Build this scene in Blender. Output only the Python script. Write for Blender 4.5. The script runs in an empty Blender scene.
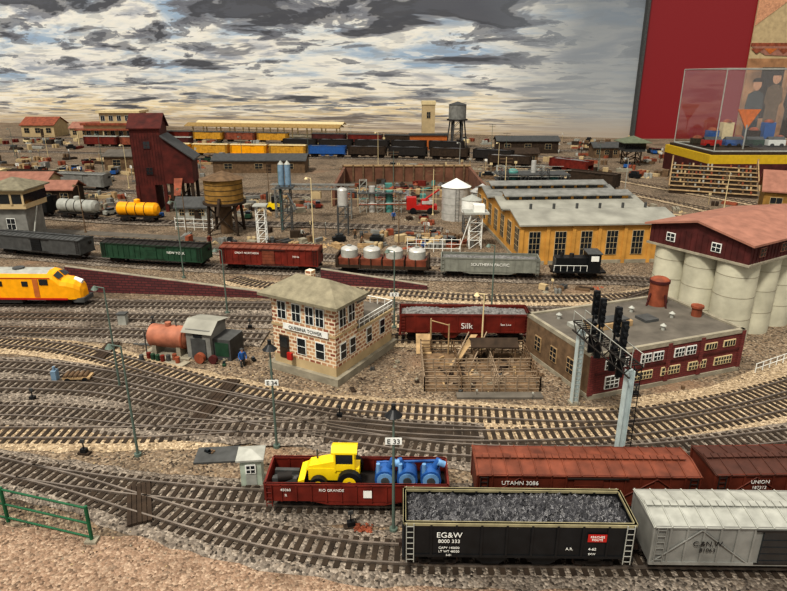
import bpy, math, random, bisect
from mathutils import Vector, Matrix
random.seed(7)
R=random.uniform
# ------------------------------------------------------------------ materials
def C(h):
    h=h.lstrip('#'); o=[]
    for i in (0,2,4):
        c=int(h[i:i+2],16)/255.; o.append(c/12.92 if c<=.04045 else ((c+.055)/1.055)**2.4)
    return (o[0],o[1],o[2],1)
def mul(c,k): return (min(1,c[0]*k),min(1,c[1]*k),min(1,c[2]*k),1)
def newmat(name):
    m=bpy.data.materials.new(name); m.use_nodes=True
    nt=m.node_tree; p=nt.nodes['Principled BSDF']; return m,nt,p
def M(name,hexc,rough=.65,metal=0,var=.25,scale=6,bump=0,spec=.3):
    m,nt,p=newmat(name); c=C(hexc)
    tc=nt.nodes.new('ShaderNodeTexCoord'); n=nt.nodes.new('ShaderNodeTexNoise')
    n.inputs['Scale'].default_value=scale; n.inputs['Detail'].default_value=6
    nt.links.new(tc.outputs['Object'],n.inputs['Vector'])
    r=nt.nodes.new('ShaderNodeValToRGB'); r.color_ramp.elements[0].position=.3; r.color_ramp.elements[1].position=.7
    r.color_ramp.elements[0].color=mul(c,1-var); r.color_ramp.elements[1].color=mul(c,1+var)
    nt.links.new(n.outputs['Fac'],r.inputs['Fac']); nt.links.new(r.outputs['Color'],p.inputs['Base Color'])
    p.inputs['Roughness'].default_value=rough; p.inputs['Metallic'].default_value=metal
    p.inputs['Specular IOR Level'].default_value=spec
    if bump:
        b=nt.nodes.new('ShaderNodeBump'); b.inputs['Strength'].default_value=bump; b.inputs['Distance'].default_value=.05
        n2=nt.nodes.new('ShaderNodeTexNoise'); n2.inputs['Scale'].default_value=scale*5
        nt.links.new(tc.outputs['Object'],n2.inputs['Vector'])
        nt.links.new(n2.outputs['Fac'],b.inputs['Height']); nt.links.new(b.outputs['Normal'],p.inputs['Normal'])
    return m
def gravel(name,cols,scale=26,patch=None,pscale=.5,bump=.7):
    m,nt,p=newmat(name); L=nt.links.new
    tc=nt.nodes.new('ShaderNodeTexCoord')
    v=nt.nodes.new('ShaderNodeTexVoronoi'); v.inputs['Scale'].default_value=scale
    L(tc.outputs['Object'],v.inputs['Vector'])
    r=nt.nodes.new('ShaderNodeValToRGB'); e=r.color_ramp.elements
    while len(e)<len(cols): e.new(.5)
    for i,c in enumerate(cols): e[i].position=i/(len(cols)-1); e[i].color=C(c)
    sep=nt.nodes.new('ShaderNodeSeparateColor'); L(v.outputs['Color'],sep.inputs[0]); L(sep.outputs[0],r.inputs['Fac'])
    out=r.outputs['Color']
    if patch:
        for k,(pc,thr,wid,ps) in enumerate(patch):
            n=nt.nodes.new('ShaderNodeTexNoise'); n.inputs['Scale'].default_value=ps; n.inputs['Detail'].default_value=7; n.inputs['Roughness'].default_value=.65
            mp=nt.nodes.new('ShaderNodeMapping'); mp.inputs['Location'].default_value=(k*13.1,k*5.7,0)
            L(tc.outputs['Object'],mp.inputs['Vector']); L(mp.outputs['Vector'],n.inputs['Vector'])
            rr=nt.nodes.new('ShaderNodeMapRange'); rr.inputs['From Min'].default_value=thr; rr.inputs['From Max'].default_value=thr+wid; rr.inputs['To Max'].default_value=.8
            L(n.outputs['Fac'],rr.inputs['Value'])
            mx=nt.nodes.new('ShaderNodeMix'); mx.data_type='RGBA'
            L(rr.outputs['Result'],mx.inputs['Factor']); L(out,mx.inputs['A']); mx.inputs['B'].default_value=C(pc); out=mx.outputs['Result']
    L(out,p.inputs['Base Color']); p.inputs['Roughness'].default_value=.9; p.inputs['Specular IOR Level'].default_value=.15
    b=nt.nodes.new('ShaderNodeBump'); b.inputs['Strength'].default_value=bump; b.inputs['Distance'].default_value=.03; b.invert=True
    L(v.outputs['Distance'],b.inputs['Height']); L(b.outputs['Normal'],p.inputs['Normal'])
    return m
def brick(name,c1,c2,mortar,scale=1,rowh=.06,bw=.14,ms=.012):
    m,nt,p=newmat(name); L=nt.links.new
    tc=nt.nodes.new('ShaderNodeTexCoord'); s=nt.nodes.new('ShaderNodeSeparateXYZ'); L(tc.outputs['Object'],s.inputs[0])
    a=nt.nodes.new('ShaderNodeMath'); a.operation='ADD'; L(s.outputs[0],a.inputs[0]); L(s.outputs[1],a.inputs[1])
    cb=nt.nodes.new('ShaderNodeCombineXYZ'); L(a.outputs[0],cb.inputs[0]); L(s.outputs[2],cb.inputs[1])
    b=nt.nodes.new('ShaderNodeTexBrick'); L(cb.outputs[0],b.inputs['Vector'])
    b.inputs['Scale'].default_value=scale; b.inputs['Row Height'].default_value=rowh; b.inputs['Brick Width'].default_value=bw; b.inputs['Mortar Size'].default_value=ms
    b.inputs['Color1'].default_value=C(c1); b.inputs['Color2'].default_value=C(c2); b.inputs['Mortar'].default_value=C(mortar)
    L(b.outputs['Color'],p.inputs['Base Color']); p.inputs['Roughness'].default_value=.85
    return m
m_ground=gravel('layout_ground',['#453c34','#84735f','#665a4c','#9f8f7a','#363029','#8c7861'],24,[('#494037',.48,.2,.5),('#8a705a',.57,.14,.3),('#2d2722',.58,.12,.9)],bump=.9)
m_sand=gravel('sandy_ground',['#74604f','#9c8470','#88705d','#b29c86','#5d4d40','#957b66'],30,[('#544538',.5,.2,.9),('#a08b77',.58,.15,.5)],bump=.8)
m_ballast=gravel('track_ballast',['#413b35','#837a6f','#696057','#a59a8c','#2d2925','#8b7f71'],28,[('#40372f',.48,.2,.7)],bump=.9)
m_ballast2=gravel('tan_ballast',['#73634f','#aa977b','#8d7b64','#c8b598','#584c3e'],28,[('#5f513f',.52,.2,.6)],bump=.9)
m_tie=M('tie_wood','#31281f',.9,var=.45,scale=5)
m_rail=M('rail_steel','#8f857b',.35,.7,.3,3)
m_black=M('black_paint','#151719',.45,var=.3)
m_under=M('underframe','#221e1b',.7,var=.3)
m_wheel=M('wheel_steel','#453831',.5,.5,.3)
m_box=M('boxcar_brown','#56271a',.55,var=.35,scale=4)
m_boxroof=M('boxcar_brown_roof','#6a3a29',.55,var=.4,scale=4)
m_oxide=M('oxide_red','#622219',.5,var=.35,scale=4)
m_grey=M('car_grey','#757570',.55,var=.25,scale=4)
m_greyd=M('dark_grey','#444544',.6,var=.25)
m_greyl=M('light_grey','#96978f',.5,var=.2)
m_white=M('white_paint','#dadbd4',.5,var=.08)
m_green=M('green_paint','#24402f',.5,var=.25)
m_fgreen=M('fence_green','#1d5437',.5,var=.2)
m_yel=M('yellow_paint','#e39d12',.35,var=.12)
m_yelw=M('weathered_yellow','#b98a2c',.6,var=.25)
m_yel2=M('bright_yellow','#e2c31c',.35,var=.08)
m_skirt=M('case_plinth_yellow','#bb9b22',.5,var=.1)
m_red=M('signal_red','#a3241f',.4,var=.1)
m_blue=M('blue_paint','#2b5690',.35,var=.15)
m_bluel=M('blue_light','#6a92b8',.4)
m_teal=M('teal_paint','#4c8079',.5,var=.2)
m_orange=M('orange_paint','#a9602c',.6,var=.2)
m_rust=M('rusty_tank','#7f452f',.7,var=.4,scale=4)
m_conc=M('concrete','#878171',.85,var=.25,scale=4,bump=.2)
m_silo=M('silo_concrete','#b0ad99',.8,var=.2,scale=2,bump=.1)
m_stone=M('tan_stone','#ab9875',.85,var=.15,scale=3)
m_roofg=M('roof_grey','#78725f',.8,var=.25,scale=6,bump=.3)
m_tar=M('tar_roof','#5a554d',.85,var=.25,scale=3)
m_pink=M('salmon_roof','#8f6555',.8,var=.2,scale=4)
m_maroon=M('maroon_wood','#451d1b',.7,var=.35,scale=4)
m_coalt=M('coaling_tower_red','#4a1c16',.7,var=.4,scale=3)
m_tan=M('enginehouse_yellow','#b58742',.7,var=.2,scale=3)
m_win=M('window_dark','#1c2226',.15,var=.2,spec=.6)
m_wood=M('weathered_wood','#63503c',.9,var=.35,scale=6)
m_woodl=M('light_wood','#9a8260',.85,var=.3,scale=6)
m_woodd=M('dark_wood','#34291f',.9,var=.35,scale=6)
m_tanky=M('ochre_tank_wood','#806230',.8,var=.3,scale=5)
m_coal=M('coal','#2f2f32',.38,var=.6,scale=12,bump=.3,spec=.8)
m_scrap=M('grey_aggregate','#6f6e6c',.8,var=.5,scale=14,bump=.5)
m_silver=M('silver_tank','#b5b4ae',.4,.3,.15)
m_pole=M('pole_grey_green','#55635a',.5,var=.2)
m_gantry=M('gantry_grey','#a9b5b4',.45,var=.12)
m_cream=M('cream_paint','#c9b88f',.6,var=.12)
m_greenroof=M('green_grey_roof','#5f6552',.8,var=.2)
m_skin=M('printed_skin','#b98a6b',.8)
m_floor=M('floor_dark','#4a4038',.6)
m_ehroof=M('enginehouse_roof','#8a897f',.7,var=.25,scale=1.5)
m_brickT=brick('tower_brick','#7a3e2c','#bb946e','#d2c4aa',rowh=.085,bw=.15,ms=.016)
m_brickF=brick('factory_brick','#5f2420','#6d2e29','#4b201d',rowh=.05,bw=.12,ms=.006)
m_brickR=brick('retaining_brick','#622c2c','#4b1f22','#361a1c',rowh=.08,bw=.2,ms=.015)
m_wallred,nt,p=newmat('wall_red_paint'); p.inputs['Base Color'].default_value=C('#7c1118'); p.inputs['Roughness'].default_value=.5
def glassmat():
    m,nt,p=newmat('case_glass'); L=nt.links.new
    g=nt.nodes.new('ShaderNodeBsdfGlossy'); g.inputs['Roughness'].default_value=.03
    t=nt.nodes.new('ShaderNodeBsdfTransparent'); t.inputs['Color'].default_value=(.95,.96,.96,1)
    mx=nt.nodes.new('ShaderNodeMixShader'); mx.inputs[0].default_value=.1
    L(t.outputs[0],mx.inputs[1]); L(g.outputs[0],mx.inputs[2]); L(mx.outputs[0],nt.nodes['Material Output'].inputs[0]); return m
m_glass=glassmat()
# painted sky mural
def muralmat():
    m,nt,p=newmat('painted_sky_mural'); L=nt.links.new; N=nt.nodes.new
    tc=N('ShaderNodeTexCoord'); sp=N('ShaderNodeSeparateXYZ'); L(tc.outputs['Object'],sp.inputs[0])
    def math_(op,a,b):
        n=N('ShaderNodeMath'); n.operation=op
        for i,x in enumerate((a,b)):
            if isinstance(x,(int,float)): n.inputs[i].default_value=x
            else: L(x,n.inputs[i])
        return n.outputs[0]
    X=sp.outputs[0]; Z=sp.outputs[2]
    zz=math_('LOGARITHM',math_('ADD',Z,1.5),2.718)
    def noise(ax,az,det,dist,off,rough=.55):
        cb=N('ShaderNodeCombineXYZ'); L(math_('MULTIPLY',X,ax),cb.inputs[0]); L(math_('MULTIPLY',zz,az),cb.inputs[1]); cb.inputs[2].default_value=off
        n=N('ShaderNodeTexNoise'); n.inputs['Scale'].default_value=1; n.inputs['Detail'].default_value=det; n.inputs['Distortion'].default_value=dist; n.inputs['Roughness'].default_value=rough
        L(cb.outputs[0],n.inputs['Vector']); return n.outputs['Fac']
    def ramp(fac,stops,interp='LINEAR'):
        r=N('ShaderNodeValToRGB'); r.color_ramp.interpolation=interp; e=r.color_ramp.elements
        while len(e)<len(stops): e.new(.5)
        for i,(q,c) in enumerate(stops): e[i].position=q; e[i].color=C(c)
        L(fac,r.inputs['Fac']); return r.outputs['Color']
    def mix(f,a,b):
        x=N('ShaderNodeMix'); x.data_type='RGBA'; L(f,x.inputs['Factor'])
        for k,v in (('A',a),('B',b)):
            if isinstance(v,tuple): x.inputs[k].default_value=v
            else: L(v,x.inputs[k])
        return x.outputs['Result']
    def rng(v,a,b,c=0,d=1):
        r=N('ShaderNodeMapRange'); r.inputs[1].default_value=a; r.inputs[2].default_value=b; r.inputs[3].default_value=c; r.inputs[4].default_value=d; L(v,r.inputs[0]); return r.outputs[0]
    n1=noise(.085,4.6,5,.45,1.3,.58)
    upper=ramp(n1,[(.0,'#7f93af'),(.36,'#93a8bd'),(.43,'#b4bfc8'),(.48,'#d0d2ce'),(.54,'#dcdad0'),(.59,'#b9bbbd'),(.64,'#9ba1a9'),(.72,'#8891a0')])
    lower=ramp(n1,[(.0,'#8a8a8a'),(.36,'#a5a196'),(.43,'#c6b697'),(.49,'#dccdab'),(.55,'#dedbcf'),(.60,'#b0a99c'),(.68,'#8a8883')])
    base=mix(rng(Z,2.6,6.2),lower,upper)
    n4=noise(.3,18.,3,.2,2.2,.5)
    base=mix(rng(n4,.56,.59,0,.4),base,C('#8b9097'))
    base=mix(rng(n4,.43,.40,0,.45),base,C('#e4e2da'))
    n2=noise(.15,8.,5,.4,7.7,.6)
    base=mix(rng(n2,.565,.58,0,.85),base,C('#757980'))
    base=mix(rng(n2,.62,.635,0,.8),base,C('#55585f'))
    n3=noise(.075,4.0,5,.35,4.1,.58)
    th=math_('ADD',n3,math_('MULTIPLY',rng(Z,6.8,12.8),.15))
    base=mix(rng(th,.60,.62,0,.8),base,C('#6d7078'))
    base=mix(rng(th,.645,.665,0,.9),base,C('#45474d'))
    base=mix(rng(th,.70,.72,0,.5),base,C('#5d6068'))
    fade=rng(math_('ADD',X,math_('MULTIPLY',n1,6.)),12.,22.,0,.88)
    base=mix(fade,base,ramp(rng(Z,2,13),[(0,'#92979a'),(1,'#6c747c')]))
    low=rng(Z,.4,2.4,1,0)
    base=mix(math_('MULTIPLY',low,.6),base,C('#a3927c'))
    L(base,p.inputs['Base Color']); p.inputs['Roughness'].default_value=.4; p.inputs['Specular IOR Level'].default_value=.35
    return m
m_mural=muralmat()
# ------------------------------------------------------------------ mesh builder
class B:
    def __init__(s,name): s.n=name; s.v=[]; s.f=[]; s.mi=[]; s.sm=[]; s.mats=[]; s.T=Matrix.Identity(4)
    def add(s,vs,fs,mat,smooth=False):
        if mat not in s.mats: s.mats.append(mat)
        k=s.mats.index(mat); o=len(s.v)
        for q in vs: s.v.append(tuple(s.T@Vector(q)))
        for f in fs: s.f.append([i+o for i in f]); s.mi.append(k); s.sm.append(smooth)
    def box(s,x0,x1,y0,y1,z0,z1,mat):
        s.add([(x0,y0,z0),(x1,y0,z0),(x1,y1,z0),(x0,y1,z0),(x0,y0,z1),(x1,y0,z1),(x1,y1,z1),(x0,y1,z1)],
              [(3,2,1,0),(4,5,6,7),(0,1,5,4),(1,2,6,5),(2,3,7,6),(3,0,4,7)],mat)
    def cb(s,x,y,z,a,b,c,mat): s.box(x-a/2,x+a/2,y-b/2,y+b/2,z,z+c,mat)
    def rod(s,p,q,r,mat,n=8,r2=None,smooth=True):
        p=Vector(p);q=Vector(q); d=(q-p); 
        if d.length<1e-6: return
        d.normalize(); a=d.orthogonal().normalized(); b=d.cross(a); r2=r if r2 is None else r2
        vs=[];
        for c,rr in ((p,r),(q,r2)):
            for i in range(n):
                t=2*math.pi*i/n; vs.append(c+(a*math.cos(t)+b*math.sin(t))*rr)
        s.add(vs,[(i,(i+1)%n,n+(i+1)%n,n+i) for i in range(n)],mat,smooth)
        s.add(vs[:n],[tuple(range(n))[::-1]],mat); s.add(vs[n:],[tuple(range(n))],mat)
    def cyl(s,x,y,z0,z1,r,mat,n=20,r2=None): s.rod((x,y,z0),(x,y,z1),r,mat,n,r2)
    def gable(s,x0,x1,y0,y1,z,zr,mat,wall=None,th=.05,ov=.08):
        ym=(y0+y1)/2
        if wall: s.add([(x0,y0,z),(x0,y1,z),(x0,ym,zr),(x1,y0,z),(x1,y1,z),(x1,ym,zr)],[(0,2,1),(3,4,5)],wall)
        k=ov*(zr-z)/((y1-y0)/2)
        a=[(x0-ov,y0-ov,z-k),(x1+ov,y0-ov,z-k),(x1+ov,ym,zr),(x0-ov,ym,zr),(x1+ov,y1+ov,z-k),(x0-ov,y1+ov,z-k)]
        b=[(p[0],p[1],p[2]+th) for p in a]
        s.add(a+b,[(0,3,2,1),(3,5,4,2),(6,7,8,9),(9,8,10,11),(0,1,7,6),(4,5,11,10),(1,2,8,7),(2,4,10,8),(5,3,9,11),(3,0,6,9)],mat)
    def hip(s,x0,x1,y0,y1,z,zr,mat,ov=.2,th=.05):
        x0-=ov;x1+=ov;y0-=ov;y1+=ov; ym=(y0+y1)/2; h=min((y1-y0)/2,(x1-x0)/2-.01)
        s.box(x0,x1,y0,y1,z-th,z,mat)
        s.add([(x0,y0,z),(x1,y0,z),(x1,y1,z),(x0,y1,z),(x0+h,ym,zr),(x1-h,ym,zr)],[(0,1,5,4),(1,2,5),(2,3,4,5),(3,0,4)],mat)
    def cone(s,x,y,z0,z1,r,mat,n=16,r2=.01): s.rod((x,y,z0),(x,y,z1),r,mat,n,r2,False)
    def dome(s,x,y,z,r,h,mat,n=14,k=4):
        vs=[];fs=[]
        for j in range(k):
            a=math.pi/2*j/k
            for i in range(n): t=2*math.pi*i/n; vs.append((x+r*math.cos(a)*math.cos(t),y+r*math.cos(a)*math.sin(t),z+h*math.sin(a)))
        vs.append((x,y,z+h)); T=len(vs)-1
        for j in range(k-1):
            for i in range(n): fs.append((j*n+i,j*n+(i+1)%n,(j+1)*n+(i+1)%n,(j+1)*n+i))
        for i in range(n): fs.append(((k-1)*n+i,(k-1)*n+(i+1)%n,T))
        s.add(vs,fs,mat,True)
    def rock(s,x,y,z,r,mat):
        vs=[(x+r*R(.6,1.2),y+R(-.3,.3)*r,z),(x+R(-.3,.3)*r,y+r*R(.6,1.2),z),(x-r*R(.6,1.2),y+R(-.3,.3)*r,z),(x+R(-.3,.3)*r,y-r*R(.6,1.2),z),(x+R(-.4,.4)*r,y+R(-.4,.4)*r,z+r*R(.5,1)),(x,y,z-r*.6)]
        s.add(vs,[(0,1,4),(1,2,4),(2,3,4),(3,0,4),(1,0,5),(2,1,5),(3,2,5),(0,3,5)],mat)
    def win(s,u,z,w,h,nx=2,nz=2,fr=None,y=0.,gl=None,fw=.02):
        fr=fr or m_white; gl=gl or m_win
        s.box(u-w/2-fw,u+w/2+fw,y-.02,y+.005,z-fw,z+h+fw,fr); s.box(u-w/2,u+w/2,y-.026,y,z,z+h,gl)
        for i in range(1,nx): s.box(u-w/2+w*i/nx-.006,u-w/2+w*i/nx+.006,y-.032,y,z,z+h,fr)
        for i in range(1,nz): s.box(u-w/2,u+w/2,y-.032,y,z+h*i/nz-.006,z+h*i/nz+.006,fr)
    def at(s,x=0,y=0,z=0,deg=0): s.T=Matrix.Translation((x,y,z))@Matrix.Rotation(math.radians(deg),4,'Z')
    def done(s,x=0,y=0,z=0,deg=0,parent=None,sc=1):
        me=bpy.data.meshes.new(s.n); me.from_pydata(s.v,[],s.f)
        for m in s.mats: me.materials.append(m)
        me.polygons.foreach_set('material_index',s.mi); me.polygons.foreach_set('use_smooth',s.sm); me.update()
        o=bpy.data.objects.new(s.n,me); bpy.context.scene.collection.objects.link(o)
        o.location=(x,y,z); o.rotation_euler=(0,0,math.radians(deg)); o.scale=(sc,sc,sc)
        if parent: o.parent=parent
        return o
def text(parent,s,x,y,z,size,mat,rot=(90,0,0),name='lettering'):
    c=bpy.data.curves.new(name,'FONT'); c.body=s; c.size=size; c.align_x='CENTER'; c.extrude=.002; c.materials.append(mat)
    o=bpy.data.objects.new(name,c); bpy.context.scene.collection.objects.link(o); o.parent=parent
    o.location=(x,y,z); o.rotation_euler=[math.radians(a) for a in rot]; return o
# ------------------------------------------------------------------ tracks
def cr(p,n=24):
    P=[Vector(q) for q in p]; P=[P[0]*2-P[1]]+P+[P[-1]*2-P[-2]]; out=[]
    for i in range(1,len(P)-2):
        a,b,c,d=P[i-1:i+3]
        for k in range(n):
            t=k/n; out.append(.5*((2*b)+(c-a)*t+(2*a-5*b+4*c-d)*t*t+(3*b-a-3*c+d)*t**3))
    out.append(P[-2]); return out
TR={
'A':[(-6.88,8.7),(-6.28,8.5),(-4.94,8.06),(-3.68,7.56),(-2.38,7.08),(-1.24,6.75),(0.14,6.56),(3.04,6.5),(8,6.42)],
'B':[(-5.88,8.37),(-4.67,8.1),(-3.52,7.9),(-1.87,7.72),(0.83,7.66),(4.17,7.6),(8.4,7.7)],
'C':[(-7.42,9.45),(-6.92,9.5),(-4.29,9.53),(-1.68,9.75),(0.99,9.42),(3.64,9.52),(5.59,9.92),(7.54,10.53),(9.9,11.5)],
'D':[(-8.67,11.4),(-8.03,11.34),(-5.89,11.13),(-3.67,10.38),(-1.67,9.68),(0.95,9.0),(3.80,8.92),(6.88,9.42),(9,9.9)],
'E':[(-10.13,13.7),(-9.31,13.5),(-7.46,13.1),(-5.24,12.07),(-3.29,11.17),(-1.22,10.53),(1.06,10.24),(3.87,10.05),(6.0,10.5),(8.16,11.35),(10.5,12.6)],
'G':[(-9.2,12.3),(-7.4,12.1),(-5.6,11.6),(-3.9,10.95),(-2.2,10.35),(-.4,9.75),(1.6,9.5)],
'F':[(-13,15.3),(-6.35,15.08),(-3.0,14.95)],'F2':[(-12,14.35),(-5.94,14.0),(-3.1,13.8)],
'L':[(-15,16.25),(-8.19,16.1),(-3.42,15.95),(0.18,15.9),(3.5,15.6),(7,15.3)],
'S':[(-.6,13.75),(3.15,13.7),(5.3,14.4),(7,15.0)],
'T':[(-17.67,22.7),(-14.23,21.6),(-9.70,20.35),(-5.98,19.65),(-2.32,19.2),(1.16,18.8),(4.59,18.5),(7.5,18.3),(11,17.5)],
'U':[(-17.5,25.2),(-11.25,23.2),(-5.07,21.4),(0.22,20.5),(3.2,20.2)],
'V':[(-5,18.4),(-3.7,17.7),(.19,17.0),(2.45,16.6),(5.85,16.6),(8.1,17.3),(12,20)],
'V2':[(-1,14.95),(2.5,15.0),(5.5,15.7),(9,18.2),(13,22.5)],
'W':[(-40,54),(-29.5,52.8),(-15.4,50.2),(2.76,47.7),(14.2,43)],'W2':[(-42,59),(-32,57.5),(3.05,52.8),(15.6,47.7)],
'W3':[(-40,66),(-20,62),(3,57.5),(18,52.5)],
'X':[(8,37),(11.7,34.6),(14.2,30.6),(16.4,24),(18.0,18)],'X2':[(6,44),(11.1,41.8),(14.6,36.3),(18.6,28.6),(20.5,22)],
'Y':[(-30,38.5),(-21.6,35.8),(-14.6,33.9),(-4,32.6)],'Y2':[(-26,30),(-18,28.2),(-11,26.4),(-4,25.9),(2,25)],
'Z':[(-7.96,10.3),(-6.25,10.2),(-4.43,9.9),(-2.9,9.7),(-1.2,9.66)],
}
PATH={k:cr(v) for k,v in TR.items()}
RZ=.085
def railtrack(key,idx):
    pts=PATH[key]; b=B('railway_track'); zo=.0015*idx
    d=[0]
    for i in range(1,len(pts)): d.append(d[-1]+(pts[i]-pts[i-1]).length)
    far=pts[len(pts)//2].y>26
    step=.15 if not far else .3
    def at(t):
        lo=min(max(bisect.bisect(d,t)-1,0),len(pts)-2)
        k=(t-d[lo])/max(1e-6,d[lo+1]-d[lo]); q=pts[lo].lerp(pts[lo+1],k); tg=(pts[lo+1]-pts[lo]).normalized(); return q,tg
    n=int(d[-1]/.25); prof=[(-.5,0.004),(-.36,.035),(.36,.035),(.5,.004)]
    vs=[];fs=[]
    for i in range(n+1):
        q,t=at(d[-1]*i/n); nn=Vector((-t.y,t.x))
        for (o,z) in prof:
            j=R(-.05,.05) if abs(o)>.4 else 0
            vs.append((q.x+nn.x*(o+j),q.y+nn.y*(o+j),z+zo))
    for i in range(n):
        for k in range(3): fs.append((i*4+k,(i+1)*4+k,(i+1)*4+k+1,i*4+k+1))
    b.add(vs,fs,m_ballast2 if key in('C','E','S','V','V2','X','X2') else m_ballast)
    m=int(d[-1]/step)
    for i in range(m):
        q,t=at(step*(i+.5)); nn=Vector((-t.y,t.x)); w=.036 if not far else .07; l=.3+R(-.008,.008); z0=.03+zo; z1=.05+zo
        a=[q+t*sx*w+nn*sy*l for sx,sy in((-1,-1),(1,-1),(1,1),(-1,1))]
        b.add([(p.x,p.y,z0) for p in a]+[(p.x,p.y,z1) for p in a],[(4,5,6,7),(0,1,5,4),(1,2,6,5),(2,3,7,6),(3,0,4,7)],m_tie)
    for sd in(-.17,.17):
        vs=[];fs=[];w=.014
        for q,t in [at(d[-1]*i/n) for i in range(n+1)]:
            nn=Vector((-t.y,t.x))
            for o,z in((-w,.045),(-w,RZ),(w,RZ),(w,.045)): vs.append((q.x+nn.x*(sd+o),q.y+nn.y*(sd+o),z+(zo if z<.06 else 0)))
        for i in range(n):
            for k in range(3): fs.append((i*4+k,(i+1)*4+k,(i+1)*4+k+1,i*4+k+1))
        b.add(vs,fs,m_rail)
    b.done()
for i,k in enumerate(TR): railtrack(k,i)
def ontrack(key,x):
    P=PATH[key]
    for i in range(len(P)-1):
        if P[i].x<=x<=P[i+1].x:
            k=(x-P[i].x)/max(1e-6,P[i+1].x-P[i].x); q=P[i].lerp(P[i+1],k); t=P[i+1]-P[i]; return q.x,q.y,math.degrees(math.atan2(t.y,t.x))
    return P[0].x,P[0].y,0
def carpos(key,x,L):
    a=ontrack(key,x-L*.33); c=ontrack(key,x+L*.33)
    return (a[0]+c[0])/2,(a[1]+c[1])/2,math.degrees(math.atan2(c[1]-a[1],c[0]-a[0]))
# ------------------------------------------------------------------ rolling stock
def bogie(b,x):
    for dx in(-.17,.17):
        for sy in(-1,1):
            b.rod((x+dx,sy*.15,.095),(x+dx,sy*.185,.095),.095,m_wheel,14)
            b.rod((x+dx,sy*.185,.095),(x+dx,sy*.235,.095),.035,m_under,8)
        b.rod((x+dx,-.18,.095),(x+dx,.18,.095),.02,m_under,6)
    for sy in(-1,1):
        b.box(x-.24,x+.24,sy*.215-.02,sy*.215+.02,.075,.125,m_under)
        b.add([(x-.1,sy*.235,.06),(x+.1,sy*.235,.06),(x+.06,sy*.235,.19),(x-.06,sy*.235,.19)],[(0,1,2,3)],m_under)
        b.box(x-.12,x+.12,sy*.2-.02,sy*.2+.03,.12,.19,m_under)
    b.box(x-.08,x+.08,-.2,.2,.1,.2,m_under)
def frame(b,L):
    h=L/2
    b.box(-h-.02,h+.02,-.09,.09,.16,.23,m_under); b.box(-h-.07,-h,-.035,.035,.15,.21,m_wheel); b.box(h,h+.07,-.035,.035,.15,.21,m_wheel)
    for x in(-h+.42,h-.42): bogie(b,x)
def ladder(b,x,y,z0,z1,mat,w=.1,n=6):
    for dx in(-w/2,w/2): b.rod((x+dx,y,z0),(x+dx,y,z1),.008,mat,4)
    for i in range(n): z=z0+(z1-z0)*(i+.5)/n; b.rod((x-w/2,y,z),(x+w/2,y,z),.007,mat,4)
def boxcar(key,x,L,H,mat,roof,door=None,ribs=True,lines=None,tm=None,diag=False,name='boxcar',opendoor=False):
    b=B(name); h=L/2; w=.34; frame(b,L); door=door or mat
    b.box(-h,h,-w,w,.21,H,mat)
    if ribs:
        n=int(L/.2)
        for i in range(n+1):
            xx=-h+L*i/n
            if abs(xx)<.28: continue
            for sy in(-1,1): b.box(xx-.012,xx+.012,sy*w-.018,sy*w+.018,.2,H-.01,mat)
    if diag:
        for sy in(-1,1):
            for sx in(-1,1):
                b.rod((sx*.34,sy*(w+.01),.24),(sx*(h*.62),sy*(w+.01),H-.05),.014,mat,4); b.rod((sx*h*.98,sy*(w+.01),.24),(sx*(h*.62),sy*(w+.01),H-.05),.014,mat,4)
    for sy in(-1,1):
        b.box(-h,h,sy*w-.022,sy*w+.022,.2,.24,mat); b.box(-h,h,sy*w-.022,sy*w+.022,H-.03,H+.005,mat)
        b.box(-.2,.2,sy*(w+.012)-.015,sy*(w+.012)+.015,.24,H-.04,m_win if opendoor else door)
        if opendoor: b.box(.2,.5,sy*(w+.02)-.015,sy*(w+.02)+.015,.24,H-.04,door)
        for q in range(4): b.box(-.2,.2,sy*(w+.03)-.004,sy*(w+.03)+.004,.28+q*(H-.36)/4,.29+q*(H-.36)/4,m_win if opendoor else door)
        b.box(-.3,.55,sy*(w+.02)-.02,sy*(w+.02)+.02,H-.045,H-.03,m_under); b.box(-.25,.5,sy*(w+.02)-.01,sy*(w+.02)+.01,.225,.24,m_under)
        for sx in(-1,1): ladder(b,sx*(h-.09),sy*(w+.03),.24,H,m_under if mat!=m_grey else mat)
    rt=H+.055; o=w+.035
    b.add([(-h-.02,-o,H),(h+.02,-o,H),(h+.02,0,rt),(-h-.02,0,rt),(-h-.02,o,H),(h+.02,o,H)],[(0,1,2,3),(3,2,5,4),(0,3,4),(1,5,2)],roof)
    n=int(L/.2)
    for i in range(n+1):
        xx=-h+L*i/n
        for sy in(-1,1): b.rod((xx,sy*o,H+.006),(xx,0,rt+.006),.011,roof,4)
    for i in range(int(L/.1)): b.box(-h+i*.1,-h+i*.1+.088,-.05,.05,rt+.015,rt+.027,roof)
    b.rod((h+.03,.12,H-.15),(h+.06,.12,H-.15),.06,m_under,12)
    X,Y,a=carpos(key,x,L); ob=b.done(X,Y,RZ,a)
    if lines:
        for s,tx,tz,sz in lines: text(ob,s,tx,-w-.03,tz,sz,tm or m_white)
    return ob
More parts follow.
